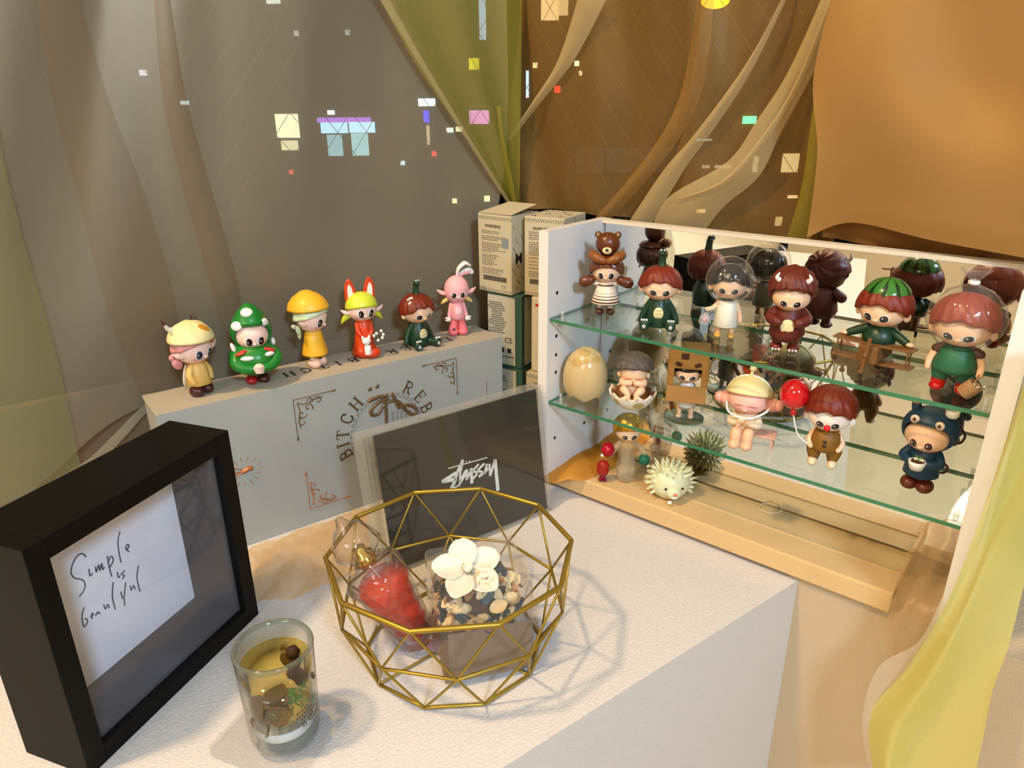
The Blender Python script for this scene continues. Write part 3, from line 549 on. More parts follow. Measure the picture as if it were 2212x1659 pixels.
# ================================================================ small blind boxes stacked in the corner
def toybox(loc, rz, h, w_, d, base, style, label, shift=0):
    r_ = empty('toy_carton', loc, rz, label, 'box', 'small cartons stacked in the window corner')
    BM_ = mat('carton_'+style, base, .6, vary=.06, vscale=60); INK = mat('ink_grey', (92, 84, 74), .7); DK = mat('ink_black', (30, 28, 26), .7)
    b = MB(); b.box((0, 0, h/2), (w_, d, h)); b.build('carton', BM_, r_, smooth=False, bevel=.08)
    rr = random.Random(hash(style) % 97+int(loc[0]*10)); b = MB(); f = -d/2-.004
    if style in ('beige',):
        z = h-1.5
        while z > 1.9:
            l_ = rr.uniform(.45, .95)*(w_-1.1)
            if rr.random() < .88:
                x = -w_/2+.5
                while x < -w_/2+.5+l_: q = rr.uniform(.12, .4); b.box((x+q/2, f, z), (q, .01, .07)); x += q+.07
            z -= .17
        b.box((0, f, 1.45), (w_*.72, .01, .5)); b.build('small_print', INK, r_, smooth=False)
        text('warning_text', 'WARNING', .42, DK, r_, wroot(r_) @ frame_mtx((-.2, f, h-1.15), (1, 0, 0), (0, 0, 1), (0, -1, 0)), ext=.004, bold=.01)
        text('mark', 'CE', .5, INK, r_, wroot(r_) @ frame_mtx((w_/2-1, f, .7), (1, 0, 0), (0, 0, 1), (0, -1, 0)), ext=.004)
        b = MB()
        for k in range(16): x = -w_/2+.2+k*w_/16; b.box((x, f, h-.35), (.05, .01, .4), 0, Matrix.Rotation(R(-35), 3, 'Y')); b.box((x, f, .25), (.05, .01, .3), 0, Matrix.Rotation(R(-35), 3, 'Y'))
        for k in range(26):
            y, z = rr.uniform(-d/2+.3, d/2-.3), rr.uniform(.5, h-.5); b.box((w_/2+.004, y, z), (.01, .05, rr.uniform(.4, .9)), 0, Matrix.Rotation(R(35), 3, 'X'))
        for k in range(14): b.box((rr.uniform(-w_/2+.4, w_/2-.4), rr.uniform(-d/2+.4, d/2-.4), h+.003), (.08, rr.uniform(.4, 1.1), .01), 0, Matrix.Rotation(R(40), 3, 'Z'))
        b.build('hatching', DK, r_, smooth=False)
        text('side_letter', 'M', 1.5, DK, r_, wroot(r_) @ frame_mtx((w_/2+.006, -d/2+1.2, h*.45), (0, 1, 0), (0, 0, 1), (1, 0, 0)), ext=.004, bold=.03)
        if shift: b = MB(); b.box((w_/2-.75, f-.004, h-2.7), (.85, .01, 1.0)); b.build('sticker', mat('grey_sticker', (132, 140, 140), .6), r_, smooth=False)
    elif style == 'green':
        b.box((-.35, f, h/2), (w_-.9, .01, h-.5)); b.box((w_/2+.004, .0, h/2), (.01, d-1.2, h-.6)); b.build('label_panel', mat('label_cream', (186, 182, 160), .6), r_, smooth=False); b = MB()
        z = h-1.0
        while z > 3.6: b.box((-.9+rr.uniform(-.2, .2), f-.01, z), (rr.uniform(1.2, w_-2), .01, .07)); z -= .2
        for k in range(3): b.box((-1.2+k*.9, f-.01, 1.8), (.45, .01, .5))
        for k in range(3): b.box((.2, f-.01, 1.1-k*.0), (2, .01, .08))
        b.build('small_print', DK, r_, smooth=False)
        text('mark', 'CE', .8, DK, r_, wroot(r_) @ frame_mtx((.5, f-.012, 2.9), (1, 0, 0), (0, 0, 1), (0, -1, 0)), ext=.004)
    else:
        z = h-1.6
        while z > h-4.5: b.box((0, f, z), (w_*.6, .01, .08)); z -= .19
        for k in range(4):
            for j in range(2): b.box((-.6+j*1.1, f, 2.9-k*.45+.8), (.6, .01, .3))
        b.build('small_print', DK, r_, smooth=False)
        b = MB(); b.box((-w_/2+.9, f, h-.8), (.9, .01, .3)); b.build('red_stamp', mat('red_print', (196, 44, 36), .5), r_, smooth=False); b = MB(); b.box((.1, f, 1.2), (1.8, .01, 1.7)); b.build('red_label', mat('red_print', (196, 44, 36), .5), r_, smooth=False)
        b = MB(); b.box((.1, f-.01, 1.2), (.8, .01, .7)); b.build('white_label', BM_, r_, smooth=False)
    return r_
CRD = (196, 184, 152)
H1, H2, H3 = SILL, SILL+7.85, SILL+15.75
toybox((3.55, -1.2, H3), R(1), 7.85, 4.3, 4.6, CRD, 'beige', 'beige printed carton topmost in the corner stack, grey square sticker on its front', 1)
toybox((8.15, .55, H3), R(10), 7.85, 4.3, 5.0, CRD, 'beige', 'beige printed carton on top of the stack, touching the cabinet side')
toybox((4.2, -1.0, H2), R(8), 7.85, 4.2, 4.4, (50, 84, 74), 'green', 'dark green carton with cream label under the stickered beige carton')
toybox((9.2, .2, H2), R(8), 7.85, 4.2, 4.6, (214, 202, 176), 'red', 'cream carton with red square label in the middle of the stack')
toybox((4.3, -1.0, H1), R(6), 7.8, 4.4, 4.4, (58, 66, 60), 'green', 'dark green carton at the bottom of the stack behind the grey box end')
toybox((9.1, -.3, H1), R(8), 7.8, 4.4, 4.8, CRD, 'beige', 'beige carton with black sketches at the bottom of the stack')
# open lid flap of the stickered carton
r_ = bpy.data.objects['toy_carton']; b = MB(); b.poly([(-2.1, -2.2, 7.9), (2.1, -2.2, 7.92), (2.3, 1.6, 8.6), (-1.7, 2.2, 8.5)], (0, 0, .05)); b.build('lid_flap', mat('carton_beige'), r_, smooth=False)

# ================================================================ clear display frame with black sheet
cyaw, lean = R(76.25), R(9)
w_ = Vector((math.cos(cyaw), math.sin(cyaw), 0)); nb = Vector((-w_.y, w_.x, 0)); up = Vector((0, 0, 1))*math.cos(lean)+nb*math.sin(lean); nf = w_.cross(up)
CB = Vector((11.64, -27.87, 0))+w_*.55
WCF, HCF = 17.9, 12.4
CFM = Matrix((w_, up, nf)).transposed()
cf = empty('display_frame', CB+w_*9, 0, 'clear acrylic display frame holding a black sheet, behind the gold wire basket', 'frame')
def cp(a, h_, d=0): return CB+w_*a+up*h_+nf*d
def cslab(a0, a1, h0, h1, d0, d1, b=None, m=0):
    b = b or MB(); P = [cp(a, h_, d) for a in (a0, a1) for h_ in (h0, h1) for d in (d0, d1)]; return b.add(P, [(0, 1, 3, 2), (4, 6, 7, 5), (0, 4, 5, 1), (2, 3, 7, 6), (0, 2, 6, 4), (1, 5, 7, 3)], m)
AC = mat('acrylic', (235, 232, 222), .05, kind='clear', a=.012, tint=(250, 250, 247)); ACE = mat('acrylic_edge', (226, 222, 208), .15, kind='clear', a=.15)
b = cslab(0, WCF, 0, HCF, -.12, 0); b.build('front_pane', AC, cf, smooth=False, mw=WI)
b = MB()
for q in ((0, WCF, 0, .28), (0, WCF, HCF-.3, HCF), (0, .3, .28, HCF-.3), (WCF-.3, WCF, .28, HCF-.3)): cslab(*q, -1.35, -.12, b)
for a in (.62, .95): cslab(a, a+.06, .28, HCF-.3, -1.3, -.15, b)
b.build('rim', ACE, cf, smooth=False, mw=WI)
b = cslab(1.35, WCF-.35, .3, HCF-.32, -.5, -.35); b.build('black_sheet', mat('black_card', (20, 20, 21), .3, spec=.5), cf, smooth=False, mw=WI)
b = cslab(0, WCF, 0, HCF, -1.45, -1.35); b.build('back_pane', AC, cf, smooth=False, mw=WI)
b = MB()
def z8c(x, y): return onp(700+x/4.096, 800+y/4.096, cp(0, 0, -.34), nf)
for pts, ww in (([(1165, 908), (1045, 985)], .15), ([(1045, 985), (1165, 962)], .15), ([(1165, 962), (1122, 1052)], .15), ([(1102, 867), (1440, 772)], .045), ([(1228, 795), (1180, 900), (1128, 1052)], .14), ([(1228, 800), (1205, 905), (1200, 985), (1250, 890)], .1), ([(1122, 1052), (1190, 1020)], .06), ([(1190, 1020), (1262, 905)], .09),
    ([(1262, 880), (1262, 965), (1300, 880)], .11), ([(1300, 870), (1308, 995)], .15), ([(1365, 832), (1312, 892), (1362, 905), (1322, 955)], .1), ([(1415, 826), (1358, 885), (1412, 908), (1370, 940)], .11), ([(1440, 830), (1418, 915), (1462, 850)], .1), ([(1462, 830), (1470, 930), (1512, 792)], .12), ([(1512, 792), (1538, 1062)], .17)):
    P = [z8c(*p) for p in pts]; 
    for a, c in zip(P, P[1:]):
        d_ = (c-a).normalized(); s_ = d_.cross(nf)*ww; b.poly([a-s_-d_*.04, a+s_-d_*.04, c+s_+d_*.04, c-s_+d_*.04], nf*.02)
for p in ((1258, 808), (1287, 803)): b.ell(z8c(*p), .06, nu=8, nv=6)
b.build('logo', mat('white_ink', (246, 246, 246), .5), cf, smooth=False, mw=WI)

# ================================================================ black shadow-box picture frame
fl0, fr0 = Vector((12.66, -50.0, 0)), Vector((7.52, -35.88, 0)); fw = (fr0-fl0); FW = fw.length; fw.normalize(); fn_ = Vector((fw.y, -fw.x, 0)); FH, FD, FT = 15.4, 5.07, 1.25
bf = empty('box_frame', (fl0+fr0)/2-fn_*2.5, 0, 'deep black box frame with white card reading Simple is beautiful in thin script', 'picture frame')
def fp(a, z, d=0): return fl0+fw*a+Vector((0, 0, z))-fn_*d
def fslab(a0, a1, z0, z1, d0, d1, b=None, m=0):
    b = b or MB(); P = [fp(a, z, d) for a in (a0, a1) for z in (z0, z1) for d in (d0, d1)]; return b.add(P, [(0, 1, 3, 2), (4, 6, 7, 5), (0, 4, 5, 1), (2, 3, 7, 6), (0, 2, 6, 4), (1, 5, 7, 3)], m)
BLK = mat('black_wood', (7, 6, 4), .5, spec=.14)
for nm, q in (('frame_side', (0, FT, 0, FH)), ('frame_side', (FW-FT, FW, 0, FH)), ('frame_rail', (FT, FW-FT, 0, FT)), ('frame_rail', (FT, FW-FT, FH-FT, FH))):
    fslab(*q, 0, FD).build(nm, BLK, bf, smooth=False, mw=WI, bevel=.04)
b = MB(); t = .12; i0, i1, j0, j1 = FT, FW-FT, FT, FH-FT
for q in ((i0, i0+t, j0, j1), (i1-t, i1, j0, j1), (i0+t, i1-t, j0, j0+t), (i0+t, i1-t, j1-t, j1)): fslab(*q, .5, FD-.4, b)
b.build('inner_lining', mat('lining_charcoal', (74, 72, 74), .6), bf, smooth=False, mw=WI)
fslab(FT+.1, FW-FT-.1, FT+.1, FH-FT-.1, FD-.45, FD-.15).build('backing', mat('back_board_dark', (40, 38, 36), .8), bf, smooth=False, mw=WI)
cd_ = fslab(FT+.13, FW-FT-.13, FT+.13, FH-FT-.13, FD-.52, FD-.46).build('card', mat('white_card', (244, 246, 252), .7), bf, smooth=False, mw=WI)
fslab(FT, FW-FT, FT, FH-FT, .3, .42).build('glass', mat('frame_glass', (200, 205, 215), .02, kind='clear', a=.004, tint=(254, 254, 255)), bf, smooth=False, mw=WI)
b = MB(); PP = fp(0, 0, FD-.54); SC = 2.967
for pts in ([(550, 305), (530, 285), (500, 295), (470, 340), (455, 400), (475, 440), (525, 452), (546, 480), (535, 525), (510, 558)], [(570, 385), (577, 428), (592, 412)], [(612, 370), (617, 405), (632, 355), (640, 395), (652, 345), (658, 388), (668, 372)], [(688, 300), (700, 370), (716, 430)], [(692, 345), (712, 300), (726, 328), (704, 372)], [(768, 145), (755, 220), (775, 340)], [(808, 262), (828, 238), (817, 225), (806, 250), (826, 272)],
    [(752, 405), (758, 438), (770, 425)], [(798, 395), (778, 415), (797, 425), (785, 446)], [(540, 630), (525, 690), (540, 755), (562, 715), (545, 700)], [(582, 690), (600, 673), (587, 668), (590, 702)], [(627, 658), (610, 682), (632, 660), (640, 672)], [(665, 612), (676, 640), (690, 610), (700, 632)], [(725, 470), (720, 560), (738, 640)], [(775, 530), (785, 572)], [(805, 472), (796, 560), (800, 616)], [(835, 490), (842, 520), (856, 488), (866, 512)], [(887, 365), (878, 440), (897, 525)]):
    b.tube([onp(x/SC, 1100+y/SC, PP, fn_) for x, y in pts], .042, n=5, sm=3)
b.build('script_text', mat('pen_ink', (70, 74, 88), .6), bf, mw=WI)

# ================================================================ gold wire basket
bk = empty('wire_basket', (21.3, -28.75, 0), 0, 'gold geometric wire basket holding a perfume bottle and a pack of dried flowers', 'basket')
GLD = mat('brushed_gold', (170, 142, 54), .4, metal=.8, spec=.5)
def ringp(k, r_, z, o): a = R(36*k+o); return Vector((r_*math.cos(a), r_*math.sin(a), z))
rim = [ringp(k, 8.3, 8.0, 10) for k in range(10)]; mid = [ringp(k, 7.72, 4.0, 28) for k in range(10)]; bot = [ringp(k, 6.2, .16, 8) for k in range(10)]
b = MB()
for k in range(10): b.tube([rim[k], rim[(k+1) % 10]], .17, n=8, sm=1)
b.build('rim', GLD, bk)
b = MB()
for k in range(10): b.tube([bot[k], bot[(k+1) % 10]], .12, n=8, sm=1); b.tube([mid[k], mid[(k+1) % 10]], .11, n=8, sm=1)
b.tube([bot[0], bot[5]], .08, n=6, sm=1); b.tube([bot[2], bot[7]], .08, n=6, sm=1)
b.build('base_ring', GLD, bk)
b = MB()
for k in range(10):
    b.tube([rim[k], mid[k]], .085, n=6, sm=1); b.tube([rim[(k+1) % 10], mid[k]], .085, n=6, sm=1)
    b.tube([mid[k], bot[k]], .085, n=6, sm=1); b.tube([mid[k], bot[(k+1) % 10]], .085, n=6, sm=1)
b.build('lattice', GLD, bk)

# perfume bottle leaning in the basket
pA, pB = Vector((19.1, -30.9, 2.0)), Vector((16.8, -33.6, 9.8))
ax = (pB-pA).normalized(); xx = Vector((1, 0, 0)); xx = (xx-ax*xx.dot(ax)).normalized(); PR = Matrix((xx, ax.cross(xx), ax)).transposed()
pf = empty('perfume_bottle', pA, 0, 'twisted crystal perfume bottle with coral red liquid leaning in the gold basket', 'bottle', rot=PR)
CRY = mat('crystal', (235, 232, 230), .03, kind='clear', a=.02, bump=1.2, bscale=70, edge=.5)
def tw(a, z): return 1+.05*math.sin(4*a+z*1.6)+.05*math.sin(z*4.2+a)
b = MB(); b.lathe([(0, -1.3), (1.4, -1.3), (1.5, -1.1), (1.5, 0), (1.75, 2), (2.05, 4), (2.1, 5), (1.8, 5.55), (1.05, 5.8), (.85, 6.2), (.78, 6.2), (.95, 5.65), (1.6, 5.3), (1.85, 4.8), (1.5, 2), (1.25, -.7), (0, -.8)], fn=tw, n=40); b.build('bottle_body', CRY, pf)
b = MB(); b.lathe([(0, -.7), (1.2, -.65)]+[(1.2+.6*z/4.2+.09*math.sin(z*5.5), z) for z in [k*.3 for k in range(15)]]+[(1.7, 4.4), (0, 4.45)], fn=lambda a, z: 1+.05*math.sin(3*a+z*1.6), n=48); b.build('liquid', mat('coral_liquid', (255, 118, 66), .04, kind='tinted', a=.26), pf)
b = MB(); b.lathe([(.62, 5.9), (.7, 5.95), (.7, 6.7), (.45, 6.8), (.45, 7.3), (0, 7.3)]); b.build('gold_collar', mat('polished_gold', (214, 178, 96), .18, metal=.9), pf)
b = MB(); b.lathe([(.5, 6.5), (1.1, 6.7), (1.55, 7.3), (1.5, 8.1), (1.05, 8.8), (.5, 9.2), (.22, 9.9), (0, 10.0)], fn=lambda a, z: 1+.1*math.sin(4*a+z*2.2), n=32); b.build('stopper', CRY, pf)
b = MB(); b.tube([(0, 0, 6.3), (.1, .1, 2), (.2, 0, -.5)], .05, n=6); b.build('dip_tube', mat('straw_clear', (240, 240, 235), .2, kind='clear', a=.4), pf)

# pack of potpourri
pk = empty('potpourri_pack', (23.35, -28.35, .35), R(55), 'clear plastic pack of dried petals with a white flower on top, inside the gold basket', 'pack')
PW, PD, PH = 6.3, 5.6, 7.2
KF = mat('kraft_card', (128, 106, 78), .7, vary=.1, vscale=60); FIL = mat('plastic_film', (245, 245, 240), .06, kind='clear', a=.05, bump=1.2, bscale=90)
b = MB(); b.box((0, 0, PH/2), (PW, PD, PH)); b.build('plastic_film', FIL, pk, smooth=False, bevel=.35)
b = MB(); b.box((.2, -PD/2+.12, 2.1), (PW-.7, .06, 3.9)); b.box((.1, .0, .15), (PW-.3, PD-.3, .1)); b.build('kraft_band', KF, pk, smooth=False)
def petal(b, c, l_, w_, dirv, n_, m=0, curl=.3, nu=8, nv=8):
    d_ = Vector(dirv).normalized(); n_ = Vector(n_); n_ = (n_-d_*n_.dot(d_)).normalized(); s_ = d_.cross(n_); P = []
    for i in range(nv+1):
        t = i/nv; ww = w_*math.sin(math.pi*min(1, (.1+t*.9)))**.6*(.35+.65*t if t < .6 else 1) if 0 else w_*(math.sin(math.pi*(.06+.9*t))**.7); row = []
        for j in range(nu+1):
            q = j/nu*2-1; row.append(Vector(c)+d_*l_*t+s_*ww*q+n_*(curl*l_*(t*t)+.35*ww*q*q+.03*math.sin(9*q+5*t)))
        P.append(row)
    return b.grid(P, m)
rp = random.Random(4)
CR_ = mat('dried_cream', (222, 198, 148), .7, vary=.15, vscale=150); TN = mat('dried_tan', (172, 124, 74), .7, vary=.2, vscale=150); TE = mat('dried_teal', (38, 66, 76), .6, vary=.2, vscale=150); BRN = mat('dried_brown', (84, 54, 34), .8, vary=.2, vscale=150); GRN = mat('dried_green', (58, 74, 52), .8, vary=.2, vscale=150)
b = MB()
b.ell((0, .1, 4.0), (PW/2-.6, PD/2-.6, 2.7), 3)
for k in range(190):
    th, ph = rp.uniform(0, 1.75), rp.uniform(0, 6.283); c = Vector((min(PW/2-.45, (PW/2-.3)*1.05)*math.sin(th)*math.cos(ph), (PD/2-.3)*math.sin(th)*math.sin(ph), 4.2+2.5*math.cos(th)))
    c.x = max(-PW/2+.5, min(PW/2-.5, c.x)); c.y = max(-PD/2+.45, min(PD/2-.45, c.y)); n_ = Vector((math.sin(th)*math.cos(ph), math.sin(th)*math.sin(ph), math.cos(th)+.2)); t_ = Vector((rp.uniform(-1, 1), rp.uniform(-1, 1), rp.uniform(-1, 1)))
    t_ = (t_-n_*t_.dot(n_)/n_.length_squared).normalized(); m = rp.choice([0, 0, 0, 1, 2, 2, 3, 1]); petal(b, c-t_*.4, rp.uniform(.7, 1.25), rp.uniform(.28, .5), t_, n_, m, rp.uniform(.1, .5), 5, 5)
for (c, r_, m) in (((-1.5, -1.9, 5.2), .55, 0), ((1.8, -1.7, 5.2), .6, 0), ((-.2, -2.1, 4.3), .5, 0), ((2.1, -1.5, 4.0), .45, 2), ((-2.1, -1.7, 4.1), .6, 0), ((1.0, -2.1, 4.7), .62, 4)): b.ell(c, (r_*1.1, r_*.5, r_*.8), m, fn=lambda t, p: 1+.18*math.sin(6*p+3*t))
b.build('dried_petals', [CR_, TN, TE, BRN, GRN], pk)
FC, FXv = Vector((-.7, -.3, 6.95)), Vector((1, 0, 0)); FNv = Vector((-.1, -.35, .93)).normalized(); FYv = FNv.cross(FXv); b = MB()
for k in range(5):
    a = R(72*k+20); petal(b, FC+FXv*math.cos(a)*.25+FYv*math.sin(a)*.25, 2.15, .98, FXv*math.cos(a)+FYv*math.sin(a), FNv, 0, .12, 8, 8)
for k in range(9):
    a = R(40*k); petal(b, FC+FXv*math.cos(a)*.1+FYv*math.sin(a)*.1+FNv*.05, .5, .16, FXv*math.cos(a)*.6+FYv*math.sin(a)*.6+FNv*.6, FNv-FXv*math.cos(a)*.5-FYv*math.sin(a)*.5, 0, .3, 4, 4)
b.ell(FC+FNv*.2, (.25, .25, .2)); b.build('white_flower', mat('sola_white', (240, 232, 208), .75, sss=.1), pk, solid=.03)
b = MB()
for k in range(26):
    a = R(k*52); e = k/26; petal(b, (1.3+.12*math.cos(a), -PD/2+.5, 4.2+.12*math.sin(a)), .62*(1-.5*e), .14, (math.cos(a), -.25-e, math.sin(a)), (0, -1, 0), 0, .3, 3, 3)
b.build('green_cone', GRN, pk)

# ================================================================ candle glass on coaster
cg = Vector((19.0, -41.1, .35)); cn = empty('gel_candle', cg, R(60), 'glass tumbler gel candle with pressed leaves and a green sprig on a clear coaster', 'candle')
GLK = mat('tumbler_glass', (206, 216, 210), .02, kind='clear', a=.006, tint=(252, 254, 252), edge=.5)
b = MB(); b.lathe([(0, 0), (1.75, 0), (2.0, .2), (2.08, .9), (2.26, 6.6), (2.22, 6.72), (2.1, 6.72), (2.05, 6.6), (1.88, 1.1), (1.7, .8), (0, .8)], n=48); b.build('tumbler', GLK, cn)
b = MB(); b.lathe([(2.0, 6.5), (2.1, 6.74), (2.2, 6.77), (2.29, 6.6), (2.22, 6.4)], n=48); b.build('rim', mat('rim_glass', (110, 122, 104), .05, kind='clear', a=.4), cn)
b = MB(); b.lathe([(0, 1.75), (1.88, 1.75), (2.02, 5.5), (1.95, 5.42), (0, 5.4)], n=48); b.build('gel', mat('yellow_gel', (250, 238, 186), .03, kind='tinted', a=.0), cn)
b = MB(); b.lathe([(0, .85), (1.6, .85), (1.76, 1.0), (1.8, 1.72), (0, 1.72)], n=48); b.build('white_wax', mat('white_wax', (224, 228, 232), .4, sss=.2), cn)
LFM = mat('pressed_leaf', (104, 80, 40), .6, vary=.2, vscale=200)
for k, (az, z, l_, rot_) in enumerate(((-60, 3.0, 2.2, 20), (-35, 3.4, 2.0, 60), (-75, 4.0, 1.8, -15), (-20, 4.3, 1.8, 30), (-50, 1.9, 1.8, 5), (150, 3.8, 1.5, 10), (110, 4, 1.3, -20))):
    a = R(az); n_ = Vector((math.sin(a), -math.cos(a), 0)); t_ = Vector((math.cos(a), math.sin(a), 0)); b = MB(); petal(b, n_*1.62+Vector((0, 0, z-.6)), l_, .72, t_*math.sin(R(rot_))+Vector((0, 0, 1))*math.cos(R(rot_)), n_, 0, -.05); b.build('pressed_leaf', LFM, cn, solid=.03)
b = MB(); rp = random.Random(9)
a0 = R(8); n0 = Vector((math.sin(a0), -math.cos(a0), 0)); t0 = Vector((math.cos(a0), math.sin(a0), 0)); b.tube([n0*1.5+Vector((0, 0, 1.9))-t0*.5, n0*1.5+Vector((0, 0, 3.0))-t0*.1, n0*1.45+Vector((0, 0, 4.0))+t0*.3], .07, 1)
for k in range(90):
    c = n0*rp.uniform(1.2, 1.62)+t0*rp.gauss(.2, .5)+Vector((0, 0, rp.gauss(3.7, .38))); d_ = Vector((rp.uniform(-1, 1), rp.uniform(-1, 1), rp.uniform(-1, 1))); b.tube([c, c+d_.normalized()*.32], .05, n=4, sm=1)
b.build('green_sprig', [mat('sprig_green', (78, 150, 74), .6), mat('stem_dark', (46, 44, 30), .7)], cn)
for (az, z, q) in ((62, 4.6, .5), (78, 4.0, .5), (40, 5.2, .4), (130, 5.1, .5)):
    a = R(az); c = Vector((math.sin(a)*1.3, -math.cos(a)*1.3, z)); b = MB(); b.ell(c, q*.8, fn=lambda t, p: 1+.2*math.sin(7*p)*math.sin(9*t)); b.build('dried_bud', mat('bud_brown', (62, 36, 26), .8), cn)
b = MB()
for row in range(5):
    for k in range(12-row):
        if rp.random() < .8: a = R(18+k*4.6+row*3); z = 3.0-row*.27+k*.03; b.box((math.sin(a)*2.13, -math.cos(a)*2.13, z), (.09, .02, .12), 0, Matrix.Rotation(a, 3, 'Z'))
b.build('label_print', mat('label_ink', (70, 60, 40), .6), cn, smooth=False)
co = empty('coaster', (18.4, -41.0, 0), R(18), 'square clear acrylic coaster under the gel candle', 'coaster')
b = MB(); q = 3.15; pts = []
for cx_, cy_, a0 in ((q-.6, q-.6, 0), (-q+.6, q-.6, 90), (-q+.6, -q+.6, 180), (q-.6, -q+.6, 270)): pts += [(cx_+.6*math.cos(R(a0+k*18)), cy_+.6*math.sin(R(a0+k*18)), .03) for k in range(6)]
b.poly(pts, (0, 0, .3)); b.build('plate', mat('coaster_acrylic', (240, 238, 230), .04, kind='clear', a=.012), co, smooth=False)
# ================================================================ the dolls
V_ = lambda n, c=(200, 200, 200), r=.38, **k: mat('vinyl_'+n, c, r, spec=.45, **k)
SKIN = V_('skin', (240, 196, 156), .4, sss=.08); SKP = V_('pale_skin', (246, 208, 190), .42, sss=.08); EYK = V_('eye_black', (26, 20, 20), .12, coat=.6); EYW = V_('eye_white', (238, 232, 226), .25); LIP = V_('lip', (196, 84, 70)); BLU = V_('blush', (240, 158, 124), .45)
RHAIR = V_('red_brown_hair', (116, 34, 8), .5, vary=.12, vscale=120); WHT = V_('white', (240, 236, 228)); DGR = V_('dark_green', (22, 56, 36)); CRM = V_('cream', (232, 216, 160)); BRW = V_('brown', (84, 38, 18)); DBR = V_('dark_brown', (74, 34, 30), .3)
def Rz(a): return Matrix.Rotation(a, 3, 'Z')
def Rx(a): return Matrix.Rotation(a, 3, 'X')
def Ry(a): return Matrix.Rotation(a, 3, 'Y')
def doll(label, loc, az, name='toy_figure'): return empty(name, Vector(loc)+Vector((0, 0, .03)), R(az+90), label, 'figurine')
def part(b, name, m, root, **k): return b.build(name, m, root, **k)
def head(root, c, r, m=None, az=.40, el=-.26, ew=.27, eh=.17, roll=.25, look=0.0, iris=EYK, mouth=-.74, mw=.09, ears='round', eaz=1.5, erot=0.0, tilt=None, closed=False, er=None, chin=.0):
    m = m or SKIN; r = (r, r, r) if isinstance(r, (int, float)) else r; T = tilt
    b = MB(); b.ell(c, r, rot=T, nu=32, nv=20, fn=lambda th, ph: 1-chin*max(0, -math.cos(th))*.25)
    ew *= 1.12; eh *= 1.3
    n = Vector((0, -r[1]*.97, -.42*r[2])); n = T @ n if T else n
    b.ell(Vector(c)+n*.99, (.13*r[0], .1*r[1], .1*r[2]))
    for s_ in (1, -1): b.patch(c, r, s_*.62, -.55, .2, .14, 2, .006, rot=T)
    b.patch(c, r, 0, mouth, mw, .028, 1, .012, rot=T, shape=lambda a: 1+.25*math.cos(2*a))
    h = part(b, 'head', [m, LIP, BLU], root)
    for s_ in (1, -1):
        b = MB()
        if closed: b.patch(c, r, s_*az, el, ew, .03, 0, .014, roll=-s_*.12, rot=T)
        else:
            alm = lambda a: 1-.22*abs(math.cos(a))**3
            b.patch(c, r, s_*az, el, ew*1.12, eh*1.2, 0, .010, s_*roll, alm, T); b.patch(c, r, s_*az+look, el, ew*.82, eh*1.05, 1, .018, s_*roll, alm, T); b.patch(c, r, s_*az+look, el, ew*.5, eh*.7, 3, .022, s_*roll, None, T); b.patch(c, r, s_*az-.07+look, el+.05, ew*.14, eh*.18, 2, .027, 0, None, T, 10, 2)  # last patch paints a white highlight dot on each eye
        part(b, 'eye', [EYW, iris, EYW, EYK] if not closed else [LIP], h)
        if ears:
            b = MB(); p = Vector((s_*math.sin(eaz)*r[0], -math.cos(eaz)*r[1], -.22*r[2])); q = er or .3*r[0]
            rt = Rz(s_*.5)
            if ears == 'elf': b.tube([p, p+Vector((s_*q*.9, .1, q*.35)), p+Vector((s_*q*1.9, .2, q*1.05))], [q*.45, q*.55, q*.06], sq=.45, n=12)
            else: b.ell(p+Vector((s_*q*.3, 0, 0)), (q*.75, q*.35, q), rot=rt)
            o = [x for x in b.v]
            if T: b.v = [tuple(T @ Vector(x)) for x in b.v]
            b.v = [tuple(Vector(x)+Vector(c)) for x in b.v]; part(b, 'ear', m, h)
    return h
def hair(root, c, r, m=None, front=1.15, side=1.9, back=2.35, zig=.14, nz=9, tilt=None, name='hair', off=1.1, seed=0.0, inner=.9):
    front = front+.2; side += .05
    def cut(ph):
        f = .5+.5*math.cos(ph); s = abs(math.sin(ph)); base = back+(front-back)*f**1.0; base = base*(1-s*s*.5)+side*s*s*.5
        return base+zig*abs(((ph*nz/6.283+seed) % 1)-.5)*2
    def fn(th, ph, t): return off+.05*abs(math.sin((nz*ph+3.0*th+seed*5)/2))*t+.03*math.sin(2*nz*ph-5*th)*t*t
    b = MB(); b.cap(c, r, cut, rot=tilt, fn=fn, inner=inner, nu=96, nv=18); return part(b, name, m or RHAIR, root)
def limb(root, name, pts, rad, m, **k): b = MB(); b.tube(pts, rad, n=12, **k); return part(b, name, m, root)
def boots(root, xs, m, r=(.38, .5, .32), y=-.12, name='shoe', z=0.0, toes=None):
    for x in xs:
        b = MB(); b.ell((x, y, z+r[2]*.75), r, zmin=z); o = part(b, name, m, root)
        if toes:
            b = MB()
            for k in (-1, 0, 1): b.ell((x+k*r[0]*.5, y-r[1]*.88, z+.14), (.09, .1, .1))
            part(b, 'claws', toes, o)
BX_ = lambda d, t: BO+EX*d+EY*t+Vector((0, 0, BH))

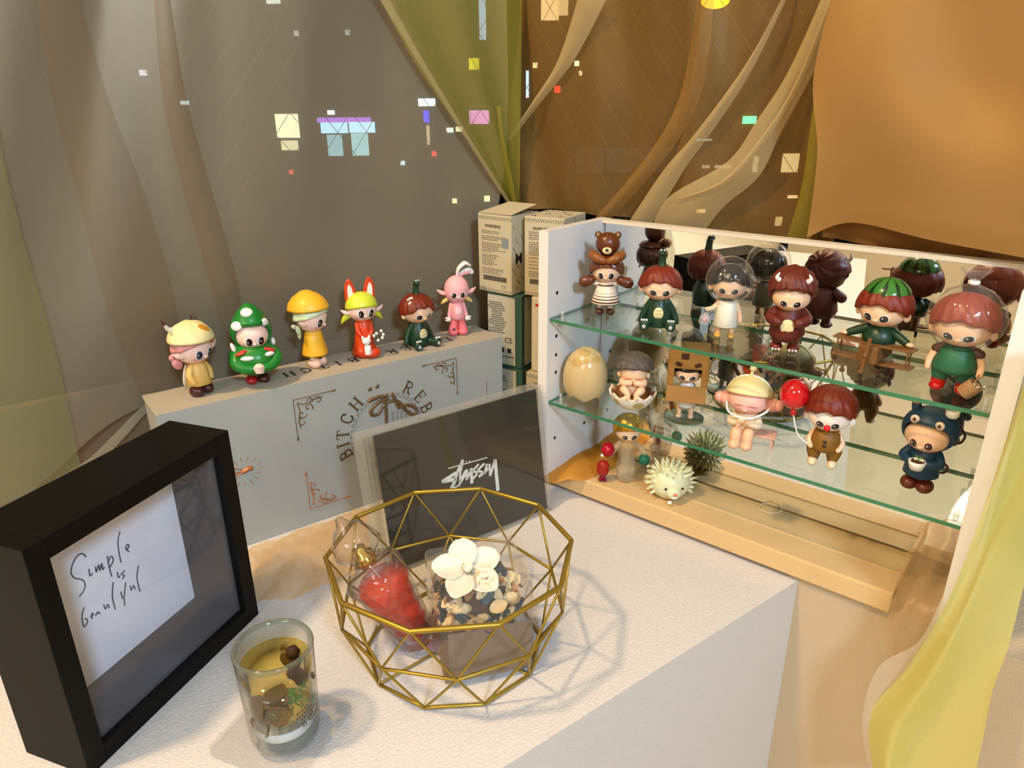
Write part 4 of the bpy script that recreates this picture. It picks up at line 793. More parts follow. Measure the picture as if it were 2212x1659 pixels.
# 1 pink haired doll in beige beret
f = doll('doll in a cream cap with a white horn and pink pigtails on the grey box', BX_(-2.56, -28.7), 14)
h = head(f, (0, 0, 3.95), (1.45, 1.35, 1.3), SKP, look=.0, iris=V_('iris_blue', (52, 84, 128), .15), eh=.22, ew=.25, roll=.05, ears='elf', er=.42, eaz=1.3)
hair(f, (0, .05, 4.0), (1.5, 1.42, 1.36), V_('pink_hair', (216, 142, 138)), .95, 1.5, 1.9, .04, 4)
b = MB(); b.cap((0, .12, 4.45), (1.85, 1.8, 1.75), lambda p: 1.32+.22*(1-math.cos(p))/2, rot=Rx(.12), fn=lambda th, ph, t: 1+.02*math.sin(5*ph)*math.sin(3*th)); cp_ = part(b, 'cap', V_('cap_cream', (236, 222, 160), .5), f)
b = MB(); b.patch((0, .12, 4.45), (1.85, 1.8, 1.75), .35, .75, .17, .3, 0, .03, .8); part(b, 'leaf_patch', V_('leaf_orange', (206, 140, 40)), f)
limb(f, 'horn', [(-1.0, .6, 5.6), (-1.6, .5, 5.9), (-1.95, .3, 6.35)], [.26, .18, .1], WHT); limb(f, 'horn_tip', [(-1.95, .3, 6.35), (-2.1, .3, 6.55), (-2.2, .3, 6.8)], [.1, .07, .03], BRW)
b = MB(); b.tube([(.5, .3, 6.0), (.5, .3, 6.55)], .06, n=6, sm=1); b.tube([(.5, .3, 6.2), (.75, .2, 6.5)], .06, n=6, sm=1); b.tube([(.8, .3, 5.95), (.95, .3, 6.2)], .07, n=6, sm=1); part(b, 'antler', BRW, f)
for s_ in (1, -1):
    b = MB(); b.ell((s_*1.35, .5, 2.95), (.42, .3, .55), rot=Ry(s_*.5)); b.ell((s_*1.6, .6, 3.5), (.3, .25, .3)); part(b, 'pigtail', V_('pink_hair'), f)
YC = V_('coat_yellow', (228, 184, 100), .5); b = MB(); b.lathe([(.45, 2.75), (.75, 2.5), (.85, 1.9), (1.0, .95), (.9, .9), (0, .9)], fn=lambda a, z: 1+.03*math.sin(6*a)); part(b, 'coat', YC, f)
for s_ in (1, -1):
    limb(f, 'arm', [(s_*.6, -.1, 2.5), (s_*.95, -.2, 1.9), (s_*.85, -.45, 1.25)], [.28, .3, .24], YC); b = MB(); b.tube([(s_*.4, 0, .9), (s_*.4, 0, .4)], .24, sm=1); part(b, 'leg', SKP, f)
b = MB(); b.ell((0, .75, 1.6), (.35, .12, 1.1), rot=Rx(.15)); b.ell((-.5, .8, 1.7), (.28, .1, 1.0), rot=Ry(.3)); part(b, 'cape', V_('ivory', (226, 208, 166)), f)
boots(f, (.48, -.48), DBR, (.52, .68, .5))

# 2 green puffy tree costume
f = doll('doll in a round green suit with white snow patches on the grey box', BX_(-2.35, -24.06), -24)
GRN2 = V_('leaf_green', (26, 122, 40), .3); c, r = (0, 0, 4.6), (1.62, 1.5, 1.45)
h = head(f, (0, -.28, 4.3), (1.32, 1.3, 1.2), SKP, ears=None, eh=.22, ew=.26, roll=.12, look=.08, mouth=-.5, mw=.16)
b = MB(); b.cap(c, (1.68, 1.55, 1.55), lambda p: 2.12+.06*math.cos(2*p), rot=Rx(-1.25) @ Rz(math.pi), nu=56, nv=20, inner=.86); b.ell((0, .05, 3.1), (1.2, 1.1, .5)); hd = part(b, 'hood', GRN2, f)
b = MB(); b.lathe([(1.42, 5.3), (1.35, 5.65), (1.0, 6.2), (.5, 6.75), (.15, 6.95), (0, 6.98)], fn=lambda a, z: 1+.03*math.sin(5*a)); b.lathe([(1.2, 5.35), (1.5, 5.45), (1.35, 5.7), (1.1, 5.7)]); part(b, 'peak', GRN2, f)
b = MB(); b.lathe([(.8, 3.7), (1.5, 3.4), (1.95, 2.8), (2.1, 2.1), (1.85, 1.4), (1.2, 1.0), (0, .95)], fn=lambda a, z: 1+.03*math.sin(7*a)); part(b, 'puffy_suit', GRN2, f)
for s_ in (1, -1): limb(f, 'arm', [(s_*1.4, -.7, 2.9), (s_*1.6, -1.25, 2.3), (s_*1.0, -1.85, 1.9), (s_*.35, -2.1, 1.9)], [.45, .55, .42, .3], GRN2)
b = MB(); b.ell((.0, -2.3, 1.95), (.45, .3, .42)); 
for k in range(4): b.tube([(-.3, -2.48, 2.15-k*.16), (.05, -2.62, 2.13-k*.16), (.3, -2.5, 2.13-k*.16)], .07, n=6)
part(b, 'hands', SKP, f)
for (cc, rr_, rot_) in (((-.2, -.75, 6.35), (.5, .22, .42), Rx(-.75)), ((-1.15, -.9, 5.35), (.5, .2, .4), Rz(-.7) @ Rx(-.3)), ((1.1, -.85, 5.4), (.42, .18, .32), Rz(.8) @ Ry(.5)), ((-1.6, -.5, 3.4), (.2, .4, .5), Ry(-.3)), ((1.6, -.3, 3.5), (.2, .4, .35), None), ((-.75, -1.75, 2.75), (.55, .2, .2), Rz(-.2)), ((1.05, -1.6, 2.85), (.45, .2, .2), Rz(.4))):
    b = MB(); b.ell(cc, rr_, rot=rot_); part(b, 'snow_patch', WHT, f)
for s_ in (1, -1): b = MB(); b.ell((s_*1.1, -1.25, 3.15), (.55, .35, .16), rot=Ry(s_*.35)); part(b, 'red_trim', V_('trim_red', (196, 60, 44)), f)
for s_ in (1, -1):
    b = MB(); b.tube([(s_*.42, 0, 1.1), (s_*.42, 0, .45)], .3, sm=1)
    for k in range(3): b.lathe([(.305, -.03), (.32, 0), (.305, .03)], (s_*.42, 0, .6+k*.17), 1, 16)
    part(b, 'sock', [WHT, V_('sock_teal', (60, 140, 140))], f)
boots(f, (-.5,), V_('glossy_red', (160, 20, 22), .12, coat=.6), (.52, .68, .42)); boots(f, (.5,), DBR, (.52, .68, .42))

# 3 yellow bonnet
YEL = V_('yellow', (244, 182, 44), .42)
f = doll('doll in a ribbed yellow bonnet and matching yellow dress, third along the grey box', BX_(-3.21, -18.47), 22)
h = head(f, (0, 0, 4.55), (1.4, 1.35, 1.3), SKP, eh=.22, ew=.25, roll=.05, ears='elf', er=.36, eaz=1.35)
hair(f, (0, .02, 4.6), (1.45, 1.4, 1.36), V_('mint_hair', (206, 222, 178)), 1.0, 1.45, 1.9, .03, 4)
b = MB(); b.cap((0, .2, 5.05), (1.8, 1.9, 1.85), lambda p: 1.25+.30*(1-math.cos(p))/2, rot=Rx(.1), fn=lambda th, ph, t: 1+.012*math.sin(th*38)); b.ell((0, .3, 6.55), (.8, .8, .45)); part(b, 'bonnet', YEL, f)
for s_ in (1, -1):
    b = MB(); b.ell((s_*1.45, .5, 3.7), (.26, .2, .5), rot=Ry(s_*.4)); b.ell((s_*1.8, .6, 4.1), (.42, .18, .2), rot=Ry(-s_*.5)); b.ell((s_*1.0, .75, 3.2), (.2, .16, .45)); part(b, 'pigtail', V_('mint_hair'), f)
b = MB(); b.lathe([(.5, 3.4), (.72, 3.3), (.85, 2.6), (1.12, 1.3), (1.14, 1.15), (1.0, 1.15), (0, 1.3)], fn=lambda a, z: 1+.025*math.sin(22*a)*(3.5-z)/2); part(b, 'dress', YEL, f)
b = MB(); b.lathe([(.3, 3.6), (.62, 3.35), (.7, 3.2), (.5, 3.2)]); part(b, 'collar', V_('collar_grey', (176, 172, 130)), f)
for s_ in (1, -1): b = MB(); b.tube([(s_*.85, -.15, 1.35), (s_*.85, -.2, .95)], .16, sm=1); part(b, 'hand', SKP, f); b = MB(); b.tube([(s_*.4, 0, 1.3), (s_*.42, 0, .5)], .28, sm=1); part(b, 'leg', SKP, f)
boots(f, (.46, -.46), V_('blush_shoe', (246, 206, 176)), (.52, .66, .5)); b = MB(); b.ell((0, -.5, .8), (.12, .1, .14)); part(b, 'shoe_button', EYK, f)

# 4 fox ears
ORA = V_('fox_orange', (214, 66, 20), .35); LIM = V_('lime_hair', (208, 220, 60))
f = doll('doll with orange fox ears and lime green hair on the grey box', BX_(-3.1, -13.65), -24)
h = head(f, (0, 0, 4.6), (1.38, 1.25, 1.2), SKP, eh=.24, ew=.25, roll=-.1, look=.1, ears='elf', er=.34, eaz=1.35)
b = MB(); b.cap((0, .02, 4.75), (1.5, 1.38, 1.4), lambda p: 1.42+.5*(1-math.cos(p))/2, fn=lambda th, ph, t: 1.0); part(b, 'hair', LIM, f)
for s_ in (1, -1):
    b = MB(); b.poly([(s_*.25, .1, 5.8), (s_*.55, .1, 6.9), (s_*.85, .1, 7.45), (s_*1.15, .1, 7.3), (s_*1.4, .1, 6.6), (s_*1.4, .1, 5.3)], (0, .28, 0)); e_ = part(b, 'ear_point', ORA, f, bevel=.1, smooth=False)
    b = MB(); b.poly([(s_*.6, .06, 5.8), (s_*.75, .06, 6.6), (s_*.95, .06, 6.95), (s_*1.15, .06, 6.6), (s_*1.15, .06, 5.7)], (0, .06, 0)); part(b, 'ear_lining', WHT, e_, smooth=False)
    b = MB(); b.tube([(s_*1.2, .2, 4.05), (s_*1.6, .25, 3.75), (s_*1.95, .3, 3.3)], [.32, .26, .06]); part(b, 'pigtail', LIM, f)
b = MB(); b.lathe([(.5, 3.5), (.68, 3.3), (.72, 2.4), (.95, 1.2), (1.15, .5), (1.1, .1), (0, 0)], fn=lambda a, z: 1+.04*math.sin(3*a)); part(b, 'robe', ORA, f)
limb(f, 'arm', [(-.6, -.2, 3.2), (-.65, -.6, 2.6), (-.35, -.85, 2.1)], [.24, .22, .18], ORA); limb(f, 'arm', [(.6, -.1, 3.2), (.62, -.6, 2.5), (.3, -.8, 2.1)], [.24, .22, .18], ORA)
b = MB(); b.ell((.45, -.95, .5), (.75, .55, .52), zmin=0); b.ell((-.55, -.35, .6), (.5, .7, .6), zmin=0); part(b, 'feet', ORA, f)
b = MB(); b.ell((-.1, -1.15, 1.75), (.42, .32, .36)); b.ell((-.42, -1.1, 2.1), (.13, .1, .18)); b.ell((.2, -1.1, 2.1), (.13, .1, .18)); b.lathe([(.3, .5), (.33, .9), (.28, 1.35), (0, 1.4)], (-.05, -1.25, 0)); part(b, 'cat_pouch', WHT, f)
b = MB(); b.tube([(.3, -1.2, 1.5), (.9, -1.35, 1.95), (1.3, -1.4, 2.3)], .05, n=6); b.build('twig', BRW, f)
b = MB()
for p in ((.85, -1.35, 2.4), (1.3, -1.4, 2.6), (1.45, -1.45, 2.25), (1.35, -1.45, 1.95), (.95, -1.4, 1.75), (.6, -1.3, 2.2)): b.ell(p, .15, nu=10, nv=8)
part(b, 'cotton_buds', WHT, f)

# seated dragon-suit dolls (one on the box, one on the upper shelf)
def dragon(label, loc, az, k=1.0):
    f = doll(label, loc, az)
    h = head(f, (0, -.05, 3.45), (1.5, 1.4, 1.2), SKIN, ew=.27, eh=.13, roll=.32, er=.3)
    hair(f, (0, .08, 3.62), (1.58, 1.5, 1.42), RHAIR, 1.02, 1.8, 2.25, .14, 9)
    b = MB(); b.lathe([(.75, 1.0), (1.0, .55), (1.1, .15), (.9, 0), (0, 0)], fn=None); b.lathe([(.45, 2.6), (.7, 2.3), (.95, 1.4), (1.1, .6), (1.0, .1), (0, 0)]); part(b, 'dragon_suit', DGR, f)
    b = MB(); b.patch((0, 0, 1.2), (1.0, 1.02, 1.4), 0, .1, .42, .52, 0, .04); bl = part(b, 'belly', CRM, f)
    b = MB()
    for z in (-.18, .08, .34): b.patch((0, 0, 1.2), (1.0, 1.02, 1.4), 0, z, .36, .025, 0, .06)
    part(b, 'belly_lines', V_('belly_line', (150, 150, 90)), bl)
    for s_ in (1, -1):
        limb(f, 'arm', [(s_*.6, 0, 2.2), (s_*1.1, .1, 1.3), (s_*1.5, -.1, .4)], [.3, .34, .24], DGR)
        limb(f, 'leg', [(s_*.5, -.3, .45), (s_*.85, -1.0, .42), (s_*1.05, -1.5, .42)], [.42, .4, .36], DGR)
        b = MB(); b.ell((s_*1.08, -1.75, .48), (.42, .25, .48)); ft = part(b, 'foot', DGR, f)
        b = MB(); b.ell((s_*1.08, -2.0, .42), (.16, .05, .18)); part(b, 'foot_pad', V_('pad_grey', (186, 190, 186)), ft)
        b = MB()
        for q in (-1, 0, 1): b.ell((s_*1.08+q*.2, -1.85, .95), (.09, .09, .1))
        part(b, 'claws', WHT, ft)
    b = MB(); b.tube([(0, .0, 4.95), (0, 0, 5.5), (.02, -.05, 6.0)], [.42, .3, .3]); b.ell((0, -.2, 6.2), (.3, .38, .25)); hd = part(b, 'dragon_hat', DGR, f)
    b = MB(); b.ell((-.14, -.35, 6.48), .08); b.ell((.14, -.35, 6.48), .08); part(b, 'hat_eyes', WHT, hd)
    return f
f = dragon('boy in a dark green dragon suit with cream belly sitting on the grey box', BX_(-2.9, -8.0), -12)
b = MB(); b.tube([(-1.1, -.3, 4.75), (-.8, -.55, 4.95)], .12, n=6, sm=1); b.tube([(-1.0, -.55, 4.95), (-.9, -.3, 4.7)], .12, n=6, sm=1); b.tube([(-1.25, -.7, 4.45), (-1.1, -.75, 4.6)], .1, n=6, sm=1); part(b, 'hair_star', WHT, f)

# 6 pink bunny
PNK = V_('bunny_pink', (246, 168, 170), .5); PDK = V_('bunny_rose', (238, 118, 124), .5)
f = doll('pink bunny doll with swept white-lined ears at the far end of the grey box', BX_(-3.44, -3.1), -36)
h = head(f, (0, 0, 4.7), (1.25, 1.15, 1.45), V_('bunny_head', (246, 178, 180), .5), el=-.32, eh=.17, ew=.25, roll=.35, ears='elf', er=.4, eaz=1.45, mouth=-.8)
for s_ in (1, -1): b = MB(); b.patch((0, 0, 4.7), (1.25, 1.15, 1.45), s_*.4, -.35, .33, .24, 0, .004, s_*.3); part(b, 'mask', V_('mask_white', (250, 222, 220)), f)
for (p, r_, m) in ((((.05, 0, 6.0), (.25, 0, 6.8), (.9, 0, 7.35), (1.35, 0, 7.15)), [.16, .34, .42, .3], WHT), (((.25, .2, 6.0), (.7, .25, 6.3), (1.3, .25, 6.5), (1.65, .25, 6.35)), [.14, .24, .34, .25], WHT)):
    b = MB(); b.tube(p, r_, sq=.4, n=14); e_ = part(b, 'long_ear', m, f); b = MB(); b.tube([Vector(x)+Vector((.03, -.12, -.08)) for x in p[:3]], [x*.6 for x in r_[:3]], sq=.2, n=10); part(b, 'ear_lining', PNK, e_)
for s_ in (1, -1): b = MB(); b.tube([(s_*1.0, .1, 3.75), (s_*1.35, .1, 3.5), (s_*1.6, .1, 3.3)], [.24, .18, .04]); part(b, 'pigtail', V_('pale_yellow', (238, 206, 120)), f)
b = MB(); b.lathe([(.4, 3.5), (.6, 3.3), (.72, 2.6), (.75, 1.9), (.6, 1.6), (0, 1.6)]); part(b, 'body', PNK, f); b = MB(); b.patch((0, 0, 2.6), (.7, .72, 1.0), 0, 0, .5, .55, 0, .05); part(b, 'belly', V_('belly_pale', (250, 208, 212)), f)
for s_ in (1, -1):
    limb(f, 'leg', [(s_*.3, 0, 1.8), (s_*.42, -.05, 1.1), (s_*.5, -.1, .5)], [.36, .42, .5], PDK); limb(f, 'arm', [(s_*.62, 0, 3.2), (s_*.8, -.1, 2.5), (s_*.9, -.3, 1.95)], [.2, .2, .18], PNK)
    b = MB(); b.ell((s_*.95, -.35, 1.75), (.25, .2, .28)); b.ell((s_*1.2, -.4, 1.9), (.18, .1, .09)); b.ell((s_*1.15, -.4, 1.65), (.18, .1, .09)); part(b, 'mitten', WHT, f)
boots(f, (.5, -.5), PDK, (.54, .62, .45)); b = MB(); b.ell((-.5, -.68, .75), (.12, .06, .14)); part(b, 'shoe_button', EYK, f)

def sh(x, y, z): return Vector((x, y, z))
# 7 bear-hat girl
f = doll('girl in a striped dress with a brown bear toy on her head', sh(17.37, -4.3, ZA), -60)
BR2 = V_('bear_brown', (96, 46, 18), .3); STR = mat('striped_cloth', (238, 216, 190), .5); 
h = head(f, (0, 0, 3.95), (1.3, 1.2, 1.1), SKIN, eh=.18, ew=.25, roll=.0, ears=None, iris=V_('iris_brown', (60, 30, 20), .15))
hair(f, (0, .08, 4.05), (1.36, 1.3, 1.2), BR2, 1.0, 1.9, 2.35, .08, 6)
b = MB(); P = [(.45, 3.0), (.7, 2.85), (.85, 2.5), (1.25, 1.25), (1.28, 1.1), (1.1, 1.1), (0, 1.2)]; b.lathe([(a, z) for a, z in P], n=28); dr = part(b, 'dress', V_('dress_cream', (240, 220, 196)), f)
for k in range(7):
    z = 1.28+k*.24; r_ = 1.28-(z-1.1)*.33; b = MB(); b.lathe([(r_-.02, z-.075), (r_+.04, z-.06), (r_+.01, z+.06), (r_-.05, z+.075)]); part(b, 'stripe', BRW, dr)
for s_ in (1, -1):
    limb(f, 'arm', [(s_*.6, -.1, 2.75), (s_*1.2, -.25, 2.9), (s_*1.55, -.35, 3.0)], [.2, .2, .2], V_('dress_cream'))
    b = MB(); b.tube([(s_*1.3, -.4, 3.15), (s_*1.95, -.4, 2.95)], [.42, .5], n=14, sm=1); ft = part(b, 'bear_paw', BR2, f); b = MB(); b.ell((s_*2.2, -.42, 2.9), (.12, .36, .42)); part(b, 'paw_pad', V_('pad_tan', (140, 110, 70)), ft)
    b = MB(); b.tube([(s_*.45, 0, 1.2), (s_*.45, 0, .45)], .24, sm=1); part(b, 'sock', WHT, f)
boots(f, (.48, -.48), BRW, (.4, .52, .34))
b = MB(); b.ell((0, -.1, 6.3), (1.05, .95, 1.0)); bt = part(b, 'bear_head', BR2, f)
for s_ in (1, -1):
    b = MB(); b.ell((s_*.85, 0, 7.05), (.3, .16, .3)); e_ = part(b, 'bear_ear', BR2, bt); b = MB(); b.ell((s_*.87, -.12, 7.03), (.17, .08, .17)); part(b, 'ear_lining', V_('pad_tan'), e_)
    limb(f, 'bear_arm', [(s_*.2, -1.15, 5.0), (s_*.8, -1.05, 5.2), (s_*1.25, -.6, 5.4)], [.3, .42, .42], V_('bear_tan', (134, 76, 26)))
b = MB(); b.ell((0, -.95, 5.85), (.42, .3, .32)); part(b, 'muzzle', CRM, bt); b = MB(); b.ell((0, -1.24, 5.95), (.16, .1, .13)); part(b, 'nose', EYK, bt)
b = MB()
for s_ in (1, -1): b.ell((s_*.42, -.88, 6.35), (.1, .06, .1))
part(b, 'bear_eyes', EYK, bt)
b = MB(); b.lathe([(1.3, 4.85), (1.38, 5.0), (1.1, 5.3), (.5, 5.4)]); part(b, 'bear_body', BR2, f)

# 8
dragon('boy in a dark green dragon suit sitting on the upper glass shelf', sh(22.9, -4.6, ZA), -64)
# 9 glass-helmet boy
f = doll('black haired boy in a white shift under a clear round helmet, on the upper shelf', sh(28.66, -4.2, ZA), -68)
h = head(f, (0, -.1, 4.35), (1.35, 1.25, 1.1), SKIN, ew=.27, eh=.13, roll=.3, er=.26); hair(f, (0, 0, 4.55), (1.4, 1.32, 1.3), V_('black_hair', (26, 22, 22), .2), 1.05, 1.75, 2.2, .12, 9)
DOM = mat('helmet_clear', (236, 236, 232), .02, kind='clear', a=.03); b = MB(); b.lathe([(.35, 3.0)]+[(1.85*math.sin(R(a)), 4.7-1.85*math.cos(R(a))) for a in range(18, 181, 9)], n=40); part(b, 'clear_helmet', DOM, f)
b = MB(); b.lathe([(.5, 3.05), (.78, 2.9), (.8, 2.3), (.98, 1.05), (.9, .98), (0, 1.05)]); part(b, 'shift', V_('shift_white', (238, 232, 212), .5), f)
limb(f, 'arm', [(-.7, 0, 2.8), (-1.1, -.2, 2.4), (-1.5, -.3, 2.3)], [.2, .19, .17], SKIN); limb(f, 'arm', [(.7, 0, 2.8), (1.0, -.1, 2.1), (1.1, -.2, 1.5)], [.2, .19, .17], SKIN)
for s_ in (1, -1):
    limb(f, 'leg', [(s_*.5, 0, 1.1), (s_*.5, 0, .35)], [.27, .22], SKIN, sm=1); b = MB(); b.ell((s_*.52, -.15, .2), (.3, .42, .25), zmin=0); b.tube([(s_*.52-.25, -.2, .3), (s_*.52, -.35, .42), (s_*.52+.25, -.2, .3)], .07, n=6); part(b, 'sandal', V_('sandal_gold', (214, 158, 70)), f)
b = MB(); b.lathe([(.48, 1.15), (.5, 1.3), (.4, 1.75), (.15, 2.0), (0, 2.02)], (-1.6, -.35, 0)); bg = part(b, 'clear_purse', mat('purse_clear', (230, 220, 220), .05, kind='clear', a=.3), f); b = MB(); b.ell((-1.6, -.35, 1.45), (.16, .1, .24)); part(b, 'pink_fish', V_('fish_pink', (230, 120, 110)), bg)
# 10 horned monster suit
f = doll('child in a shaggy red-brown monster suit with two white horns, on the upper shelf', sh(33.54, -4.2, ZA), -72)
FUR = V_('fur_red', (96, 30, 14), .5, bump=.6, bscale=260)
h = head(f, (0, -.35, 4.2), (1.35, 1.25, 1.05), SKIN, ew=.27, eh=.14, roll=.3, ears=None); b = MB()
b.cap((0, 0, 4.85), (1.72, 1.6, 1.7), lambda p: 2.2+.1*math.cos(2*p)-.0, rot=Rx(-1.05) @ Rz(math.pi), nu=64, nv=20, inner=.84, fn=lambda th, ph, t: 1+.03*math.sin(11*ph+6*th)); part(b, 'shaggy_hood', FUR, f)
hair(f, (0, -.1, 4.75), (1.55, 1.5, 1.5), FUR, 1.15, 1.6, 1.9, .1, 12, name='fringe')
for s_ in (1, -1): limb(f, 'horn', [(s_*.95, -1.1, 5.55), (s_*1.15, -1.3, 5.8), (s_*1.0, -1.4, 6.15)], [.22, .15, .04], WHT)
b = MB(); b.lathe([(.7, 3.5), (1.0, 3.1), (1.15, 2.2), (1.3, 1.4), (1.05, .85), (0, .7)], fn=lambda a, z: 1+.03*math.sin(9*a+5*z)); part(b, 'shaggy_suit', FUR, f); b = MB(); b.patch((0, 0, 2.1), (1.15, 1.2, 1.6), 0, 0, .42, .48, 0, .06); part(b, 'belly', CRM, f)
for s_ in (1, -1): limb(f, 'arm', [(s_*.9, -.1, 3.1), (s_*1.3, -.6, 2.6), (s_*.75, -1.25, 2.45)], [.36, .42, .4], FUR); b = MB(); b.tube([(s_*.6, 0, .9), (s_*.6, 0, .4)], .36, sm=1); part(b, 'leg', FUR, f)
boots(f, (.6, -.6), V_('paw_red', (110, 34, 16)), (.46, .55, .32), name='paw', toes=WHT)
# 11 pilot in a wooden plane
f = doll('boy with a watermelon cap and propeller in a little wooden biplane', sh(40.1, -5.0, ZA), -96)
h = head(f, (0, -.15, 4.45), (1.5, 1.38, 1.15), SKIN, ew=.27, eh=.14, roll=.32, er=.32); hair(f, (0, 0, 4.75), (1.62, 1.55, 1.4), RHAIR, 1.12, 1.85, 2.3, .13, 9, seed=.3)
b = MB(); WG = V_('melon_green', (58, 118, 44), .2); WD = V_('melon_dark', (18, 50, 24), .2)
b.cap((0, .05, 5.35), (1.5, 1.48, 1.3), 1.5, nu=60, nv=12); ct = part(b, 'melon_cap', [WG], f)
for k in range(10):
    a = R(36*k+9); b = MB(); P = []
    for i in range(13):
        th = .12+1.36*i/12; q = (.10+.035*math.sin(9*th+k))*math.sin(th)+.01; P.append([Vector((1.515*math.sin(th)*math.sin(a+d), -1.495*math.sin(th)*math.cos(a+d), 1.315*math.cos(th)))+Vector((0, .05, 5.35)) for d in (-q, 0, q)])
    b.grid(P); part(b, 'melon_stripe', WD, ct)
b = MB(); b.tube([(0, .05, 6.6), (0, .05, 7.15)], .07, n=8, sm=1); b.box((0, .05, 7.18), (1.2, .18, .06), 0, Rz(.3)); b.box((0, .05, 7.22), (.9, .16, .06), 0, Rz(1.7)); part(b, 'cap_propeller', BRW, f)
b = MB(); b.lathe([(.45, 3.4), (.85, 3.1), (1.1, 2.6), (1.05, 2.0), (0, 1.9)]); part(b, 'green_jumper', DGR, f)
for s_ in (1, -1): limb(f, 'arm', [(s_*.8, -.1, 3.05), (s_*1.4, -.2, 2.75), (s_*1.95, -.4, 2.5)], [.32, .32, .24], DGR); b = MB(); b.ell((s_*2.15, -.5, 2.48), (.28, .2, .17)); part(b, 'hand', SKIN, f)
WDN = V_('toy_wood', (118, 78, 34), .5, vary=.2, vscale=90); b = MB(); b.box((0, -.2, 1.6), (1.3, 3.2, 1.3)); b.box((0, 1.8, 1.75), (.7, 1.6, .8)); pl = part(b, 'plane_body', WDN, f, smooth=False, bevel=.15)
for z in (2.2, .95):
    for s_ in (1, -1): b = MB(); b.box((s_*1.6, -.75, z), (2.1, 1.05, .13), 0, Ry(-s_*.04)); part(b, 'wing', WDN, pl, smooth=False, bevel=.05)
for s_ in (1, -1):
    for y in (-1.1, -.4): b = MB(); b.tube([(s_*2.3, y, .95), (s_*2.3, y, 2.2)], .06, n=6, sm=1); part(b, 'strut', WDN, pl)
    b = MB(); b.tube([(s_*.4, -.6, 1.0), (s_*.55, -.6, .3)], .07, n=6, sm=1); b.tube([(s_*.5, -.6, .28), (s_*.68, -.6, .28)], .27, n=14, sm=1, ends=False); part(b, 'wheel', BRW, pl)
b = MB(); b.tube([(0, -1.8, 1.6), (0, -2.05, 1.6)], .18, n=10, sm=1); b.box((0, -2.05, 1.6), (.24, .08, 2.6), 0, Ry(.1)); part(b, 'nose_propeller', WDN, pl, smooth=False)
# 12 boy in a plastic bag
f = doll('boy in green overalls with a clear knotted bag over his head', sh(45.0, -6.0, ZA), -90)
h = head(f, (0, -.1, 4.35), (1.65, 1.5, 1.2), SKIN, ew=.27, eh=.12, roll=.22, er=.3); hair(f, (0, .02, 4.85), (1.75, 1.62, 1.55), V_('copper_hair', (146, 48, 18), .42, vary=.15, vscale=140), 1.2, 1.8, 2.2, .12, 9, seed=.5)
BAG = mat('bag_film', (240, 232, 226), .06, kind='clear', a=.05, bump=1.0, bscale=120); b = MB()
b.lathe([(.5, 2.95), (1.3, 3.25), (2.0, 4.1), (2.2, 4.9), (2.0, 5.8), (1.3, 6.6), (.5, 7.0), (.25, 7.1), (.22, 7.35), (.45, 7.6), (.8, 8.05), (.7, 8.1)], fn=lambda a, z: 1+(.015*math.sin(9*a)+.012*math.sin(17*a+z))*(1 if z < 6.4 else 4), n=64, sx=1.02, sy=.95); bg = part(b, 'clear_bag', BAG, f)
b = MB(); b.lathe([(.27, 7.08), (.33, 7.12), (.33, 7.32), (.27, 7.36)]); part(b, 'white_tie', WHT, bg)
OV = V_('overall_green', (42, 106, 76), .5); b = MB(); b.lathe([(.7, 3.1), (1.0, 2.9), (1.12, 2.3), (1.3, 1.7), (1.2, 1.4), (0, 1.4)], sy=.85); 
for s_ in (1, -1): b.tube([(s_*.6, 0, 1.8), (s_*.68, 0, 1.35), (s_*.7, 0, 1.0)], [.55, .58, .52], n=14)
part(b, 'overalls', OV, f)
for s_ in (1, -1):
    limb(f, 'sleeve', [(s_*.8, 0, 2.95), (s_*1.2, 0, 2.7)], [.3, .34], V_('sleeve_brown', (92, 62, 52)), sm=1); limb(f, 'arm', [(s_*1.2, -.05, 2.65), (s_*1.45, -.1, 2.0), (s_*1.45, -.3, 1.45)], [.24, .23, .2], SKIN)
    b = MB(); b.tube([(s_*.7, 0, 1.05), (s_*.72, -.02, .55)], [.42, .46], n=14, sm=1); b.ell((s_*.74, -.25, .36), (.46, .6, .36), zmin=0); part(b, 'red_boot', V_('boot_red', (188, 26, 20), .2), f)
b = MB(); b.tube([(1.45, -.5, 1.6), (1.35, -.75, 1.1), (1.25, -.9, .95)], .05, n=6); b.lathe([(.48, -.5), (.52, 0), (.5, .45), (.44, .45), (.44, -.3), (0, -.3)], (1.2, -1.1, .8), rot=Ry(.7)); bs = part(b, 'basket', V_('wicker_tan', (168, 130, 92), .7, bump=.6, bscale=200), f)
b = MB(); b.ell((1.5, -1.15, .95), (.28, .14, .12), rot=Ry(-.4)); b.poly([(1.75, -1.2, 1.05), (2.05, -1.2, 1.25), (2.0, -1.2, .9)], (0, .06, 0)); b.ell((1.4, -1.3, 1.05), (.12, .1, .25)); part(b, 'silver_fish', mat('fish_silver', (200, 200, 196), .25, metal=.7), bs)

